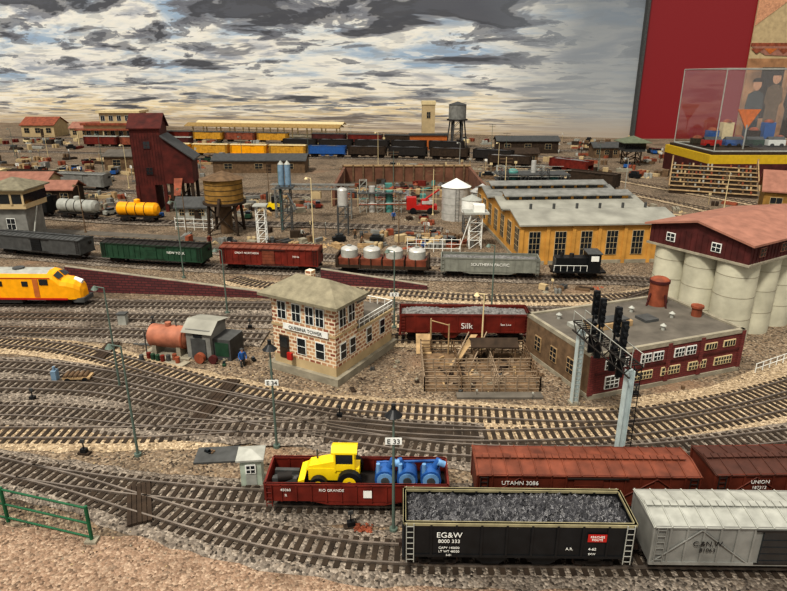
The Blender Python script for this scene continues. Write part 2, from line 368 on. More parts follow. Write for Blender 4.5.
def coalheap(b,L,w,z,mat,h=.14,n=420,r=(.018,.04)):
    nx,ny=30,10; vs=[];fs=[]
    def hh(x,y):
        e=max(0,1-(abs(y)/w)**2.5)*max(0,1-(abs(x)/(L/2))**8)
        return z+h*e*(.75+.25*math.sin(x*4.2))
    for i in range(nx+1):
        for j in range(ny+1):
            x=-L/2+L*i/nx; y=-w+2*w*j/ny; vs.append((x,y,hh(x,y)+R(-.008,.008)))
    for i in range(nx):
        for j in range(ny): k=i*(ny+1)+j; fs.append((k,k+ny+1,k+ny+2,k+1))
    b.add(vs,fs,mat)
    for _ in range(n):
        x=R(-L/2*.97,L/2*.97); y=R(-w*.94,w*.94); b.rock(x,y,hh(x,y),R(*r),mat)
def hopper(key,x,L,H,mat,load,lines=None,big=True,name='hopper_car',trim=None,hn=420,r=(.018,.04)):
    b=B(name); h=L/2; w=.33; trim=trim or mat
    frame(b,L)
    zs=.3
    for sy in(-1,1):
        b.box(-h,h,sy*w-.012,sy*w+.012,zs,H,mat); b.box(-h,h,sy*w-.028,sy*w+.028,H-.035,H,trim); b.box(-h,h,sy*w-.022,sy*w+.022,zs-.03,zs+.01,mat)
        n=9
        for i in range(n+1):
            xx=-h+.02+(L-.04)*i/n; b.box(xx-.014,xx+.014,sy*w-.03,sy*w+.03,zs,H-.02,mat)
        for sx in(-1,1): ladder(b,sx*(h-.07),sy*(w+.035),.2,H,m_greyl if trim is not mat else mat,.09,7)
    for sx in(-1,1):
        b.box(sx*h-.012,sx*h+.012,-w,w,zs+.25,H,mat); b.box(sx*h-.02,sx*h+.02,-w,w,H-.035,H,trim)
        b.add([(sx*h,-w,zs+.25),(sx*h,w,zs+.25),(sx*(h-.6),w,.24),(sx*(h-.6),-w,.24)],[(0,1,2,3)],mat)
        b.rod((sx*h,-.3,.22),(sx*h,-.3,.6),.012,mat,4);b.rod((sx*h,.3,.22),(sx*h,.3,.6),.012,mat,4)
        b.box(sx*h-.03,sx*h+.03,-w,w,.2,.25,mat)
    for cx in(-.32,.32):
        b.add([(cx-.3,-w+.02,zs),(cx+.3,-w+.02,zs),(cx+.3,w-.02,zs),(cx-.3,w-.02,zs),(cx-.1,-w+.06,.1),(cx+.1,-w+.06,.1),(cx+.1,w-.06,.1),(cx-.1,w-.06,.1)],
              [(0,1,5,4),(1,2,6,5),(2,3,7,6),(3,0,4,7),(4,5,6,7)],mat)
    coalheap(b,L-.05,w-.015,H-.09,load,.12,hn,r)
    X,Y,a=carpos(key,x,L); ob=b.done(X,Y,RZ,a)
    if lines:
        for s,tx,tz,sz,m in lines: text(ob,s,tx,-w-.034,tz,sz,m)
    return ob
def gondola(key,x,L,H,mat,lines=None,load=None,name='gondola_car',floor=None):
    b=B(name); h=L/2; w=.33; frame(b,L)
    b.box(-h,h,-w,w,.2,.26,floor or m_under)
    for sy in(-1,1):
        b.box(-h,h,sy*w-.012,sy*w+.012,.2,H,mat); b.box(-h,h,sy*w-.026,sy*w+.026,H-.03,H,mat)
        n=12
        for i in range(n+1):
            xx=-h+.02+(L-.04)*i/n; b.box(xx-.012,xx+.012,sy*w-.026,sy*w+.026,.2,H-.01,mat)
        b.add([(-h+.6,sy*w,.2),(h-.6,sy*w,.2),(h-.9,sy*w,.13),(-h+.9,sy*w,.13)],[(0,1,2,3)],mat)
        for sx in(-1,1): ladder(b,sx*(h-.06),sy*(w+.03),.12,H,mat,.08,4)
    for sx in(-1,1): b.box(sx*h-.015,sx*h+.015,-w,w,.2,H,mat)
    if load: coalheap(b,L-.06,w-.02,H-.1,load,.08,200)
    X,Y,a=carpos(key,x,L); ob=b.done(X,Y,RZ,a)
    if lines:
        for s,tx,tz,sz in lines: text(ob,s,tx,-w-.03,tz,sz,m_white)
    return ob
hp=hopper('A',1.55,2.82,.78,m_black,m_coal,[('EG&W',-.86,.58,.11,m_white),('8000 333',-.86,.5,.072,m_white),('CAPY 140000',-.86,.41,.045,m_white),('LT WT 48500',-.86,.355,.045,m_white),('5-81',-.86,.3,.04,m_white),('A.R.',.62,.41,.055,m_white),('4-62',.9,.41,.055,m_white),('EXW',.9,.34,.04,m_white)],trim=M('hopper_rim','#857e62',.6),hn=800,r=(.025,.06))
b=B('route_plate'); b.box(.83,1.06,-.37,-.362,.54,.65,m_red); b.done(parent=hp); text(hp,'REACHES\nROUTE',.945,-.375,.605,.042,m_white)
boxcar('A',4.7,3.05,.77,m_grey,m_greyl,m_grey,lines=[('C.&N.W.',-.85,.5,.1),('81063',-.85,.41,.08)],tm=m_black,diag=True,opendoor=True)
gd=gondola('B',-.52,2.6,.49,m_oxide,[('RIO GRANDE',-.35,.38,.06),('45060',-1.0,.38,.06),('R',-1.0,.29,.06)])
b=B('herald_plate'); b.box(.1,.22,-.365,-.36,.28,.4,m_white); b.done(parent=gd)
text(gd,'R',.9,-.36,.31,.1,m_white)
boxcar('B',2.72,3.08,.69,m_box,m_boxroof,lines=[('UTAHN 3086',-.95,.54,.09)],diag=True)
boxcar('B',5.98,3.05,.72,m_box,M('roof_umber','#462a21',.6),lines=[('UNION',-.9,.58,.08),('187312',-.9,.49,.07)],diag=True)
b=B('yellow_tractor')
def wheel(b,x,y,r,w,rim=m_yel2):
    b.rod((x,y-w/2,r),(x,y+w/2,r),r,m_black,20); b.rod((x,y-w/2-.006,r),(x,y+w/2+.006,r),r*.55,rim,16); b.rod((x,y-w/2-.012,r),(x,y+w/2+.012,r),r*.2,m_greyd,8)
for y in(-.2,.2): wheel(b,.2,y,.18,.1); wheel(b,-.26,y,.13,.09)
b.box(-.42,.34,-.12,.12,.14,.34,m_yel2); b.add([(-.46,-.11,.3),(-.02,-.11,.3),(-.02,-.11,.46),(-.4,-.11,.38),(-.46,.11,.3),(-.02,.11,.3),(-.02,.11,.46),(-.4,.11,.38)],[(0,1,2,3),(4,7,6,5),(3,2,6,7),(0,3,7,4)],m_yel2)
for x in(-.02,.26):
    for y in(-.13,.13): b.box(x-.014,x+.014,y-.014,y+.014,.3,.62,m_yel2)
b.box(-.01,.25,-.12,.12,.36,.58,m_win); b.box(-.02,.27,-.14,.14,.32,.42,m_yel2); b.gable(-.06,.3,-.13,.13,.6,.65,m_yel2,m_yel2,.03,.01)
b.rod((-.3,.06,.4),(-.3,.06,.55),.014,m_greyd)
b.add([(-.56,-.24,.04),(-.5,-.24,.04),(-.46,-.24,.24),(-.56,-.24,.2),(-.56,.24,.04),(-.5,.24,.04),(-.46,.24,.24),(-.56,.24,.2)],[(0,1,2,3),(4,7,6,5),(0,3,7,4),(1,5,6,2),(3,2,6,7)],m_yel2)
X,Y,a=ontrack('B',-.82); b.done(X,Y,RZ+.26,a,sc=.97)
b=B('blue_machinery_load')
for x,k in((-.32,1),(0,-1),(.34,1)):
    b.rod((x,-.14,.16),(x,.14,.16),.15,m_blue,16); b.rod((x,-.17,.16),(x,.17,.16),.06,m_greyd,10); b.rod((x,-.155,.16),(x,-.145,.16),.12,m_bluel,14)
    b.rod((x,0,.16),(x+.12*k,0,.42),.05,m_blue,10); b.cb(x,0,0,.24,.26,.07,m_blue); b.rod((x-.1,-.08,.2),(x-.1,-.08,.4),.03,m_bluel); b.rod((x+.1*k,-.03,.4),(x+.2*k,-.03,.36),.05,m_bluel)
b.rod((-.45,.1,.3),(.5,.1,.34),.02,m_blue)
X,Y,a=ontrack('B',.2); b.done(X,Y,RZ+.26,a)
b=B('scrap_iron_load')
for i in range(4): b.cb(0,-.18+.1*i,0,.36,.07,.1+.05*(i%2),m_greyd)
b.rod((-.1,-.1,.16),(.1,-.05,.16),.07,m_under,10)
X,Y,a=ontrack('B',-1.58); b.done(X,Y,RZ+.26,a)
hopper('S',1.66,3.0,.72,m_oxide,m_scrap,[('Silk',.05,.38,.2,m_white),('Soo Line',.95,.46,.07,m_white)],hn=300)
boxcar('T',-12.2,3.6,.7,m_greyd,m_greyd,m_black,ribs=False)
boxcar('T',-7.9,3.6,.7,m_green,m_under,m_green,lines=[('NEW YORK',.9,.45,.12)])
boxcar('T',-3.95,3.2,.74,m_oxide,m_boxroof,m_boxroof,lines=[('GREAT NORTHERN',-.7,.56,.09),('70346',.9,.48,.09)])
b=B('container_car'); L=2.95; frame(b,L)
b.box(-L/2,L/2,-.33,.33,.2,.3,m_woodd)
for sx in(-1,1): b.box(sx*1.45-.03,sx*1.45+.03,-.33,.33,.2,.6,m_woodd)
for i in range(9):
    for sy in(-1,1): b.box(-1.4+i*.35-.012,-1.4+i*.35+.012,sy*.33-.02,sy*.33+.02,.2,.52,m_woodd)
for i in range(4):
    x=-1.08+i*.72; b.box(x-.33,x+.33,-.31,.31,.28,.5,m_boxroof); b.cyl(x,0,.48,.74,.27,m_greyl,20); b.dome(x,0,.74,.27,.1,m_silver,20); b.cyl(x,0,.82,.87,.07,m_grey,10)
X,Y,a=carpos('T',-.33,L); b.done(X,Y,RZ,a)
gondola('T',3.0,3.0,.64,M('grey_gondola','#75776e',.6,var=.2),[('SOUTHERN PACIFIC',0,.4,.13)],m_scrap)
b=B('switcher_locomotive'); frame(b,1.5)
b.box(-.8,.8,-.34,.34,.22,.28,m_black); b.box(-.7,.25,-.2,.2,.28,.66,m_black); b.box(.25,.62,-.32,.32,.28,.82,m_black)
b.hip(.25,.62,-.3,.3,.84,.9,m_greyd,.04,.03)
for y in(-.33,.33): b.box(.32,.55,y-.01,y+.01,.6,.76,m_white)
b.cyl(-.5,0,.66,.8,.05,m_under); b.cyl(-.2,0,.66,.76,.07,m_under); b.box(-.73,-.7,-.17,.17,.34,.62,m_greyd)
for i in range(6): b.rod((-.78+i*.2,-.33,.28),(-.78+i*.2,-.33,.46),.01,m_white,4)
b.rod((-.78,-.33,.46),(.22,-.33,.46),.01,m_white,4)
X,Y,a=carpos('T',5.7,1.5); b.done(X,Y,RZ,a)
b=B('yellow_diesel_locomotive'); L=4.7
for x in(-1.6,1.55): bogie(b,x); bogie(b,x+.18)
b.box(-.7,.7,-.28,.28,.08,.3,m_greyd)
sec=[(-2.35,.34,.98),(-1.5,.34,.98),(1.2,.34,.98),(1.52,.34,.98),(1.66,.335,.93),(1.82,.33,.76),(2.0,.32,.74),(2.17,.28,.68),(2.29,.21,.57),(2.34,.14,.42)]
rings=[]
for x,w,zt in sec: rings.append([(x,-w,.2),(x,-w,zt-.16),(x,-w*.85,zt-.06),(x,-w*.4,zt),(x,w*.4,zt),(x,w*.85,zt-.06),(x,w,zt-.16),(x,w,.2)])
for i in range(len(rings)-1):
    for k in range(7):
        mat=m_yel
        if k in(2,3,4) and i<3: mat=m_greyl
        b.add([rings[i][k],rings[i+1][k],rings[i+1][k+1],rings[i][k+1]],[(0,1,2,3)],mat,i>4)
b.add(rings[0],[tuple(range(8))],m_yel); b.add(rings[-1],[tuple(range(8))[::-1]],m_yel)
for sy in(-1,1):
    y=sy*.345
    b.box(-2.35,2.0,y-.008,y+.008,.2,.25,m_red); b.box(-2.35,1.6,y-.006,y+.006,.8,.82,m_red)
    for x in(-1.9,-1.2,-.5,.2,.9): b.box(x-.08,x+.08,y-.01,y+.01,.58,.72,m_win)
    for x in(-1.55,-.85,-.15): b.rod((x,y-.01,.62),(x,y+.01,.62),.07,m_win,14)
    b.box(1.3,1.53,y-.01,y+.01,.62,.78,m_win); b.box(1.12,1.26,y-.008,y+.008,.28,.78,m_orange)
    b.add([(1.685,sy*.03,.93),(1.685,sy*.28,.88),(1.82,sy*.29,.78),(1.82,sy*.03,.79)],[(0,1,2,3)],m_win)
b.rod((2.1,0,.7),(2.3,0,.62),.07,m_white,12)
b.box(2.1,2.4,-.26,.26,.1,.22,m_greyd)
for i in range(4): b.rod((-1.8+i*.8,0,.97),(-1.8+i*.8,0,1.02),.15,m_greyd,14)
X,Y,a=carpos('L',-10.8,L); yl=b.done(X,Y,RZ,a)
text(yl,'UNION PACIFIC',-.6,-.36,.42,.17,m_red)
def fcar(key,x,L,mat,roof=None,name='boxcar'): boxcar(key,x,L,.85,mat,roof or mat,ribs=False,name=name)
for i in range(4): fcar('W',-17.5+i*3.1,2.9,m_yelw if i%2 else m_yel,m_cream,'refrigerator_car')
for i in range(5): hopper('W',-5.1+i*3.1,2.9,.85,m_blue if i<1 else (m_woodd if i%2 else m_under),m_coal,hn=40)
for i in range(5): hopper('W2',-8+i*3.1,2.9,.85,m_under,m_coal,hn=30)
for i in range(3): fcar('W2',-26+i*3.4,3.1,[m_oxide,m_rust,m_maroon][i],m_greyl)
for i in range(4): fcar('W3',-21+i*3.2,3.0,[m_oxide,m_yelw,m_rust,m_yelw][i],m_greyd,'passenger_car')
for i in range(3): fcar('W3',-6+i*3.4,3.2,[m_maroon,m_oxide,m_woodd][i],m_greyd)
for i in range(4): fcar('Y',-27+i*3.3,3.0,[m_woodd,m_cream,m_woodd,m_grey][i])
for i,x in enumerate([8,11.6]): hopper('X2',x,2.9,.8,[m_woodd,m_oxide][i],m_scrap,hn=20)
fcar('X',11.2,2.8,m_woodd)
fcar('Y2',-16.6,2.8,m_black)
def tankcar(key,x,L,mat,name='tank_car'):
    b=B(name); frame(b,L); b.box(-L/2,L/2,-.2,.2,.2,.26,m_under)
    b.rod((-L/2+.1,0,.52),(L/2-.1,0,.52),.29,mat,20); 
    for sx in(-1,1): b.rod((sx*(L/2-.1),0,.52),(sx*(L/2),0,.52),.29,mat,20,.16)
    b.cyl(0,0,.78,.92,.13,mat,14); b.dome(0,0,.92,.13,.04,mat)
    for x_ in(-.4,0,.4): b.rod((x_,0,.52),(x_+.03,0,.52),.3,m_under,20)
    X,Y,a=carpos(key,x,L); b.done(X,Y,RZ,a)
tankcar('Y2',-11.0,1.9,m_yel)
tankcar('Y2',-13.9,2.0,m_greyl)
# ------------------------------------------------------------------ ground, room
b=B('layout_table_ground'); b.box(-62,32,4.2,92,-.6,0,m_ground); b.done()
b=B('sandy_foreground'); n=60; top=[]
for i in range(n+1):
    x=-8+18*i/n; yt=(7.35-.55*(x+6.5)/4 if x<-2.5 else 6.8-.62*min(1,(x+2.5)/2.5))
    if x>0: yt=6.05
    top.append((x,yt+.06*math.sin(x*5)+R(-.03,.03)))
vs=[(x,4.2,.004) for x,_ in top]+[(x,y,.004) for x,y in top]
b.add(vs,[(i,i+1,n+2+i,n+1+i) for i in range(n)],m_sand)
for _ in range(900):
    i=random.randrange(n); x,y=top[i]; b.rock(x+R(0,.3),R(4.6,y),.006,R(.005,.02),random.choice([m_sand,m_conc,m_stone,m_wood,m_woodd]))
b.done()
b=B('gravel_stones')
for _ in range(3200):
    x=R(-8,9); y=R(6.6,13.5); b.rock(x,y,.01,R(.008,.024),random.choice([m_conc,m_stone,m_ballast,m_tie,m_ground,m_woodd]))
b.done()
b=B('ballast_shoulder'); 
P=[(4.0,8.35),(9,8.9),(9,8.05),(4.0,8.0)]; b.add([(x,y,.006) for x,y in P],[(3,2,1,0)],m_ballast2)
P=[(4.5,10.85),(6.5,11.35),(9.3,13),(10.5,12.9),(8,10.9),(6,10.05)]; b.add([(x,y,.006) for x,y in P],[(5,4,3,2,1,0)],m_ballast2)
b.done()
ang=math.degrees(math.atan2(65-88,24+54)); ca,sa=math.cos(math.radians(ang)),math.sin(math.radians(ang))
b=B('wall_back'); b.box(-57,24.6,0,.6,0,20,m_mural); ob=b.done(-54+57*ca,88+57*sa,0,ang)
b=B('mural_edge_shadow'); b.box(24.0,24.25,64.2,64.9,0,20,m_greyd); b.done()  # dark grey strip stands in for the shadow along the mural's right edge
b=B('wall_red'); b.box(24.25,75,64.6,65.2,-10,20,m_wallred); b.done()
b=B('floor'); b.box(-80,80,-10,95,-10.2,-10,m_floor); b.done()
b=B('wall_photo_panel'); Yp=64.5
b.box(34.5,52,Yp-.05,Yp+.08,-1,14,m_stone); b.box(34.5,52,Yp-.09,Yp-.05,8.7,9.0,m_rust); b.box(34.5,52,Yp-.09,Yp-.05,-1,7.6,M('print_brown','#8f6b4c',.6,var=.5,scale=1))
b.add([(34.5,Yp-.08,14),(39,Yp-.08,14),(34.5,Yp-.08,10.5)],[(0,1,2)],m_skin)
b.box(36,38.2,Yp-.1,Yp-.05,2,6.8,m_woodd); b.box(43,46,Yp-.1,Yp-.05,2,6.8,m_woodd)
b.add([(34.5,Yp-.1,8.7),(52,Yp-.1,8.7),(52,Yp-.1,7.4),(36,Yp-.1,7.9)],[(0,1,2,3)],m_pink)
for i in range(12): b.add([(34.5+i*1.3,Yp-.12,8.5),(35.8+i*1.3,Yp-.12,8.5),(35.15+i*1.3,Yp-.12,8.0)],[(0,1,2)],m_orange if i%2 else m_rust)
for x,h,c in((35.8,5.6,m_greyd),(37.6,6.2,m_wood),(39.6,5.9,m_woodd),(41.3,6.3,m_maroon),(43.5,5.7,m_greyd)):
    y=Yp-.12; b.add([(x-.7,y,-.5),(x+.7,y,-.5),(x+.65,y,h-3),(x+.9,y,h-2.6),(x+.75,y,h-1.3),(x+.25,y,h-1),(x-.25,y,h-1),(x-.75,y,h-1.3),(x-.9,y,h-2.6),(x-.65,y,h-3)],[tuple(range(10))],c)
    n=14; b.add([(x+.42*math.cos(2*math.pi*i/n),y-.01,h-.4+.55*math.sin(2*math.pi*i/n)) for i in range(n)],[tuple(range(n))],m_skin)
    b.add([(x+.55*math.cos(math.pi*i/8),y-.02,h-.15+.4*math.sin(math.pi*i/8)) for i in range(9)],[tuple(range(9))],m_woodd)
b.done()
b=B('glass_display_case'); x0,x1,y0,y1=19.0,29,37.5,43
b.box(x0-.4,x1+.4,y0-.4,y1+.4,-10,1.1,m_maroon); b.box(x0-.4,x1+.4,y0-.4,y1+.4,1.1,1.6,m_skirt); b.box(x0-.2,x1+.2,y0-.2,y1+.2,1.6,1.75,m_woodd)
for a_,c_ in(((x0,y0),(x1,y0)),((x0,y1),(x1,y1)),((x0,y0),(x0,y1)),((x1,y0),(x1,y1))):
    b.add([(a_[0],a_[1],1.75),(c_[0],c_[1],1.75),(c_[0],c_[1],6.4),(a_[0],a_[1],6.4)],[(0,1,2,3)],m_glass)
    b.rod((a_[0],a_[1],6.4),(c_[0],c_[1],6.4),.03,m_greyl,6); b.rod((a_[0],a_[1],1.78),(c_[0],c_[1],1.78),.05,m_greyl,6)
for x in(x0,x1):
    for y in(y0,y1): b.rod((x,y,1.75),(x,y,6.4),.035,m_greyl,6)
b.add([(x0,y0,6.4),(x1,y0,6.4),(x1,y1,6.4),(x0,y1,6.4)],[(0,1,2,3)],m_glass)
b.done()
b=B('pennant_sign'); b.rod((21.5,39,1.75),(21.5,39,3.2),.05,m_greyl); mo=M('pennant_orange','#c8691f',.5,var=.2)
b.add([(20.8,39,4.1),(22.2,39,4.1),(21.5,39,2.9),(20.8,39.1,4.1),(22.2,39.1,4.1),(21.5,39.1,2.9)],[(0,2,1),(3,4,5),(0,1,4,3),(1,2,5,4),(2,0,3,5)],mo); b.done()
b=B('toy_train_display')
for i in range(6):
    x=20.2+i*1.35; z=1.85; b.cb(x,40.4,z,1.1,.5,.35,[m_red,m_blue,m_green,m_white,m_orange,m_teal][i]); b.rod((x-.3,40.12,z),(x-.3,40.2,z),.13,m_black,10); b.rod((x+.3,40.12,z),(x+.3,40.2,z),.13,m_black,10); b.gable(x-.5,x+.5,40.2,40.6,z+.35,z+.5,m_greyd,m_greyd,.03,.03)
for i in range(9): b.cb(20+i*.9,41.9,1.75,.7,.5,.4+.5*(i%3),[m_woodd,m_blue,m_cream,m_maroon][i%4]); b.dome(20+i*.9,41.9,2.15+.5*(i%3),.3,.2,m_rust)
b.done()
# ------------------------------------------------------------------ interlocking tower
b=B('interlocking_tower'); W=1.62; D=.8; E2=2.25; z0=.16
b.box(-W-.12,.1,-.1,E2+.1,0,z0,m_conc); b.box(-W,0,0,D,z0,.36,m_stone); b.box(-W,0,0,D,.36,1.68,m_brickT)
b.box(-W+.1,0.0,D,E2,z0,.36,m_stone); b.box(-W+.1,0,D,E2,.36,.9,m_brickT)
b.box(-W+.06,.04,D,E2+.04,.9,.95,m_stone); b.box(-W+.1,0,D,E2,.945,.98,m_tar)
b.box(-.85,-.22,D,1.4,.96,1.4,m_brickT); b.box(-.9,-.17,D,1.45,1.4,1.45,m_tar)
b.box(-W-.02,.02,-.02,D+.02,1.02,1.07,m_stone)
b.hip(-W,0,0,D,1.76,2.1,m_roofg,.2,.06); b.box(-1.0,-.85,.4,.55,1.9,2.2,m_brickT)
for u in(-1.34,-.96): b.win(u,1.22,.2,.36,2,2)
for u in(-.62,-.36): b.win(u,1.22,.18,.36,2,2)
for u in(-.86,-.38): b.win(u,.5,.2,.34,1,2)
b.box(-1.45,-1.2,-.02,0,.3,.82,m_woodd); b.box(-1.42,-1.23,-.028,0,.55,.78,m_win)
b.box(-1.3,-.15,-.05,-.02,1.0,1.13,m_white)
b.at(0,0,0,90)
for u in(.25,.58): b.win(u,1.22,.2,.36,2,2)
for u in(.25,.6,1.25,1.8): b.win(u,.5,.18,.32,1,2)
b.at()
for i in range(8): b.rod((.02,D+.05+i*.2,.95),(.02,D+.05+i*.2,1.14),.01,m_white,4)
b.rod((.02,D+.05,1.14),(.02,E2,1.14),.012,m_white,4); b.rod((.02,D+.05,1.05),(.02,E2,1.05),.01,m_white,4)
for i in range(8): b.rod((.02-i*.2,E2,.95),(.02-i*.2,E2,1.14),.01,m_white,4)
b.rod((.02,E2,1.14),(-1.5,E2,1.14),.012,m_white,4)
b.cb(-1.1,-.12,.35,.12,.06,.16,m_red)
tw=b.done(-1.17,11.45,0,-30); text(tw,'QUEBINA TOWER',-.72,-.055,1.03,.105,m_black)
# ------------------------------------------------------------------ brick factory
b=B('brick_factory'); W=3.8;D=2.35;H=.93
b.box(0,W,0,D,0,H-.02,m_brickF); b.box(-.02,W+.02,-.02,0.06,H-.05,H+.04,m_conc); b.box(-.02,.06,-.02,D+.02,H-.05,H+.04,m_conc)
b.box(W-.06,W+.02,-.02,D+.02,H-.05,H+.04,m_conc); b.box(-.02,W+.02,D-.06,D+.02,H-.05,H+.04,m_conc)
b.box(.06,W-.06,.06,D-.06,H-.02,H+.0,m_tar); b.box(-.03,W+.03,-.03,D+.03,0,.09,m_conc)
b.box(0,W,-.02,0,.5,.54,m_maroon)
for u in(.42,.72,1.28,1.58,2.12,2.42): b.win(u,.61,.22,.16,3,2)
for u in(2.95,3.45): b.win(u,.64,.28,.11,4,1,fr=m_cream)
for u in(.5,): b.win(u,.18,.3,.24,3,3)
for u in(1.25,1.95,2.65,3.35): b.win(u,.24,.44,.15,6,2,fr=m_cream)
for u in(0,1.0,1.85,2.7,W): b.box(u-.05,u+.05,-.03,.02,.08,H,m_brickF)
b.at(0,D,0,-90)
b.box(0,D,-.012,.0,.09,H-.05,m_wood)
for u in(.5,1.1,1.7): b.win(u,.28,.2,.3,2,3,fr=m_woodl,y=-.012)
b.at()
b.cb(1.25,1.2,H,1.0,.4,.13,m_woodl); b.cb(1.25,1.2,H+.13,.9,.3,.03,m_greyd)
b.cyl(3.2,1.9,H,H+.55,.21,m_rust,20); b.cyl(3.2,1.9,H+.55,H+.61,.23,m_maroon,20); b.dome(3.2,1.9,H+.61,.21,.08,m_rust)
for a_ in range(4): b.rod((3.2+.3*math.cos(a_*1.57),1.9+.3*math.sin(a_*1.57),H),(3.2+.22*math.cos(a_*1.57),1.9+.22*math.sin(a_*1.57),H+.3),.02,m_maroon,4)
b.cyl(3.5,1.0,H,H+.2,.11,m_rust,14); b.cyl(3.5,1.0,H+.2,H+.25,.14,m_rust,14)
for x,y in((.5,1.9),(2.2,.6),(2.3,1.7),(.4,.7),(2.9,1.1)): b.cyl(x,y,H,H+.1,.04,m_greyl,8); b.cone(x,y,H+.1,H+.15,.07,m_greyl,8)
b.cb(.6,1.4,H,.3,.24,.08,m_greyl); b.cb(2.3,1.2,H,.35,.35,.06,m_greyd)
b.done(3.84,10.82,0,20)
# ------------------------------------------------------------------ grain elevator
b=B('grain_elevator'); r=.46; D=2.6; Z1=1.98
for i in range(3):
    for j in range(4):
        x=.46+j*.93; y=.46+i*.84
        b.cyl(x,y,0,Z1,r,m_silo,28)
        for z in(.55,1.1,1.6): b.cyl(x,y,z,z+.012,r+.005,m_conc,28)
W=3.7
b.box(-.05,W+.05,-.05,D+.05,Z1-.05,Z1,m_conc); b.box(0,W,0,D,Z1,Z1+.46,m_maroon)
for i in range(26): b.box(i*.147-.006,i*.147+.006,-.012,0,Z1,Z1+.46,m_maroon)
for i in range(18): b.box(-.012,0,i*.147-.006,i*.147+.006,Z1,Z1+.46,m_maroon)
b.gable(0,W,0,D,Z1+.46,Z1+.74,m_pink,m_maroon,.05,.12)
for u in(.5,1.4,2.3,3.2): b.win(u,Z1+.14,.2,.18,2,2,fr=m_pink)
b.at(0,D,0,-90)
for u in(.6,1.8): b.win(u,Z1+.14,.2,.18,2,2,fr=m_white)
b.at()
b.done(8.0,13.4,0,32)
b=B('white_chain_fence')
for i in range(9):
    x=7.75+i*.22;y=11.98+i*.12; b.rod((x,y,0),(x,y,.22),.012,m_white,4)
for z in(.1,.21): b.rod((7.75,11.98,z),(9.51,12.94,z),.008,m_white,4)
b.done()
# ------------------------------------------------------------------ signal gantry
b=B('signal_gantry')
P0=Vector((3.5,10.66,0)); P1=Vector((3.8,8.98,0)); d=(P1-P0).normalized(); nrm=Vector((-d.y,d.x,0))
for P in(P0,P1):
    b.T=Matrix.Translation(P)@Matrix.Rotation(math.atan2(d.y,d.x),4,'Z')
    b.box(-.09,.09,-.09,.09,0,.05,m_conc)
    b.box(-.06,.06,-.06,-.045,.05,1.55,m_gantry); b.box(-.06,.06,.045,.06,.05,1.55,m_gantry); b.box(-.02,.02,-.05,.05,.05,1.55,m_gantry)
b.T=Matrix.Identity(4)
zb,zt=1.5,1.68
def q(t,s,z): p=P0+(P1-P0)*t+nrm*s; return (p.x,p.y,z)
for s_ in(-.11,.11):
    for z in(zb,zt): b.rod(q(-.08,s_,z),q(1.1,s_,z),.016,m_under,4)
    for i in range(12):
        t=-.08+1.18*i/12; t2=-.08+1.18*(i+1)/12
        b.rod(q(t,s_,zb if i%2 else zt),q(t2,s_,zt if i%2 else zb),.01,m_under,4)
    b.rod(q(-.08,s_,zt+.2),q(1.1,s_,zt+.2),.009,m_greyl,4)
    for i in range(7): t=-.08+1.18*i/6; b.rod(q(t,s_,zt),q(t,s_,zt+.2),.008,m_greyl,4)
for i in range(24): t=-.08+1.18*i/24; b.rod(q(t,-.11,zt),q(t,.11,zt),.012,m_under,4)
for t,h in((.22,.78),(.36,.72),(.66,.75),(.8,.6)):
    x,y,_=q(t,.0,0)
    b.rod((x,y,zt-.3),(x,y,zt+h),.02,m_black,6)
    b.box(x-.055,x+.055,y-.07,y-.02,zt+h-.45,zt+h,m_black); b.box(x-.055,x+.055,y-.07,y-.02,zt-.4,zt+.05,m_black)
    for k in range(6):
        z=zt+h-.07-k*.13; b.rod((x,y-.07,z),(x,y-.15,z),.036,m_black,10); b.rod((x,y-.075,z),(x,y-.08,z),.028,m_red if k==2 else m_greyd,10)
    b.cb(x,y-.05,zt-.06,.16,.12,.02,m_greyl)
ladder(b,P0.x+.0,P0.y-.1,0.05,1.5,m_greyl,.1,16)
ladder(b,P1.x+.12,P1.y,0.05,1.6,m_black,.12,18)
b.done()
# ------------------------------------------------------------------ stock pens
b=B('stock_pens')
def fence(b,x0,y0,x1,y1,h=.3,mat=None,rails=3,sp=.22):
    mat=mat or m_wood; L=math.hypot(x1-x0,y1-y0); n=max(1,int(L/sp))
    for i in range(n+1): x=x0+(x1-x0)*i/n;y=y0+(y1-y0)*i/n; b.rod((x,y,0),(x,y,h+R(0,.03)),.016,mat,4)
    for k in range(rails): z=h*(k+.8)/rails; b.rod((x0,y0,z),(x1,y1,z),.013,mat,4)
x0,x1,y0,y1=.62,2.95,11.15,12.95
m_penw=M('pen_wood_grey','#857562',.9,var=.3)
fence(b,x0,y0,x1,y0,.32,m_penw,4);fence(b,x0,y1,x1,y1,.34,m_wood,4);fence(b,x0,y0,x0,y1,.34,m_penw,4);fence(b,x1,y0,x1,y1,.34,m_wood,4)
fence(b,x0+.75,y0,x0+.75,y1,.32);fence(b,x0+1.5,y0,x0+1.5,y1,.32,m_penw);fence(b,x0,12,x1,12.05,.32,m_penw,4)
fence(b,x0,11.5,x1,11.52,.28,m_penw,3)
b.gable(1.75,2.7,12.45,12.85,.4,.5,m_woodd,None,.03,.05)
for x in(1.77,2.2,2.68): b.rod((x,12.45,0),(x,12.45,.42),.02,m_wood,4)
b.add([(x0-.1,12.9,.02),(x0+.25,12.9,.02),(x0+.25,13.3,.35),(x0-.1,13.3,.35)],[(0,1,2,3)],m_woodl)
b.add([(1.2,12.2,.05),(1.35,12.2,.05),(1.9,12.9,.5),(1.75,12.9,.5)],[(0,1,2,3)],m_woodl)
for s_ in(0,.4): b.rod((1.2+s_,12.0,.0),(1.7+s_,12.9,.56),.018,m_penw,4)
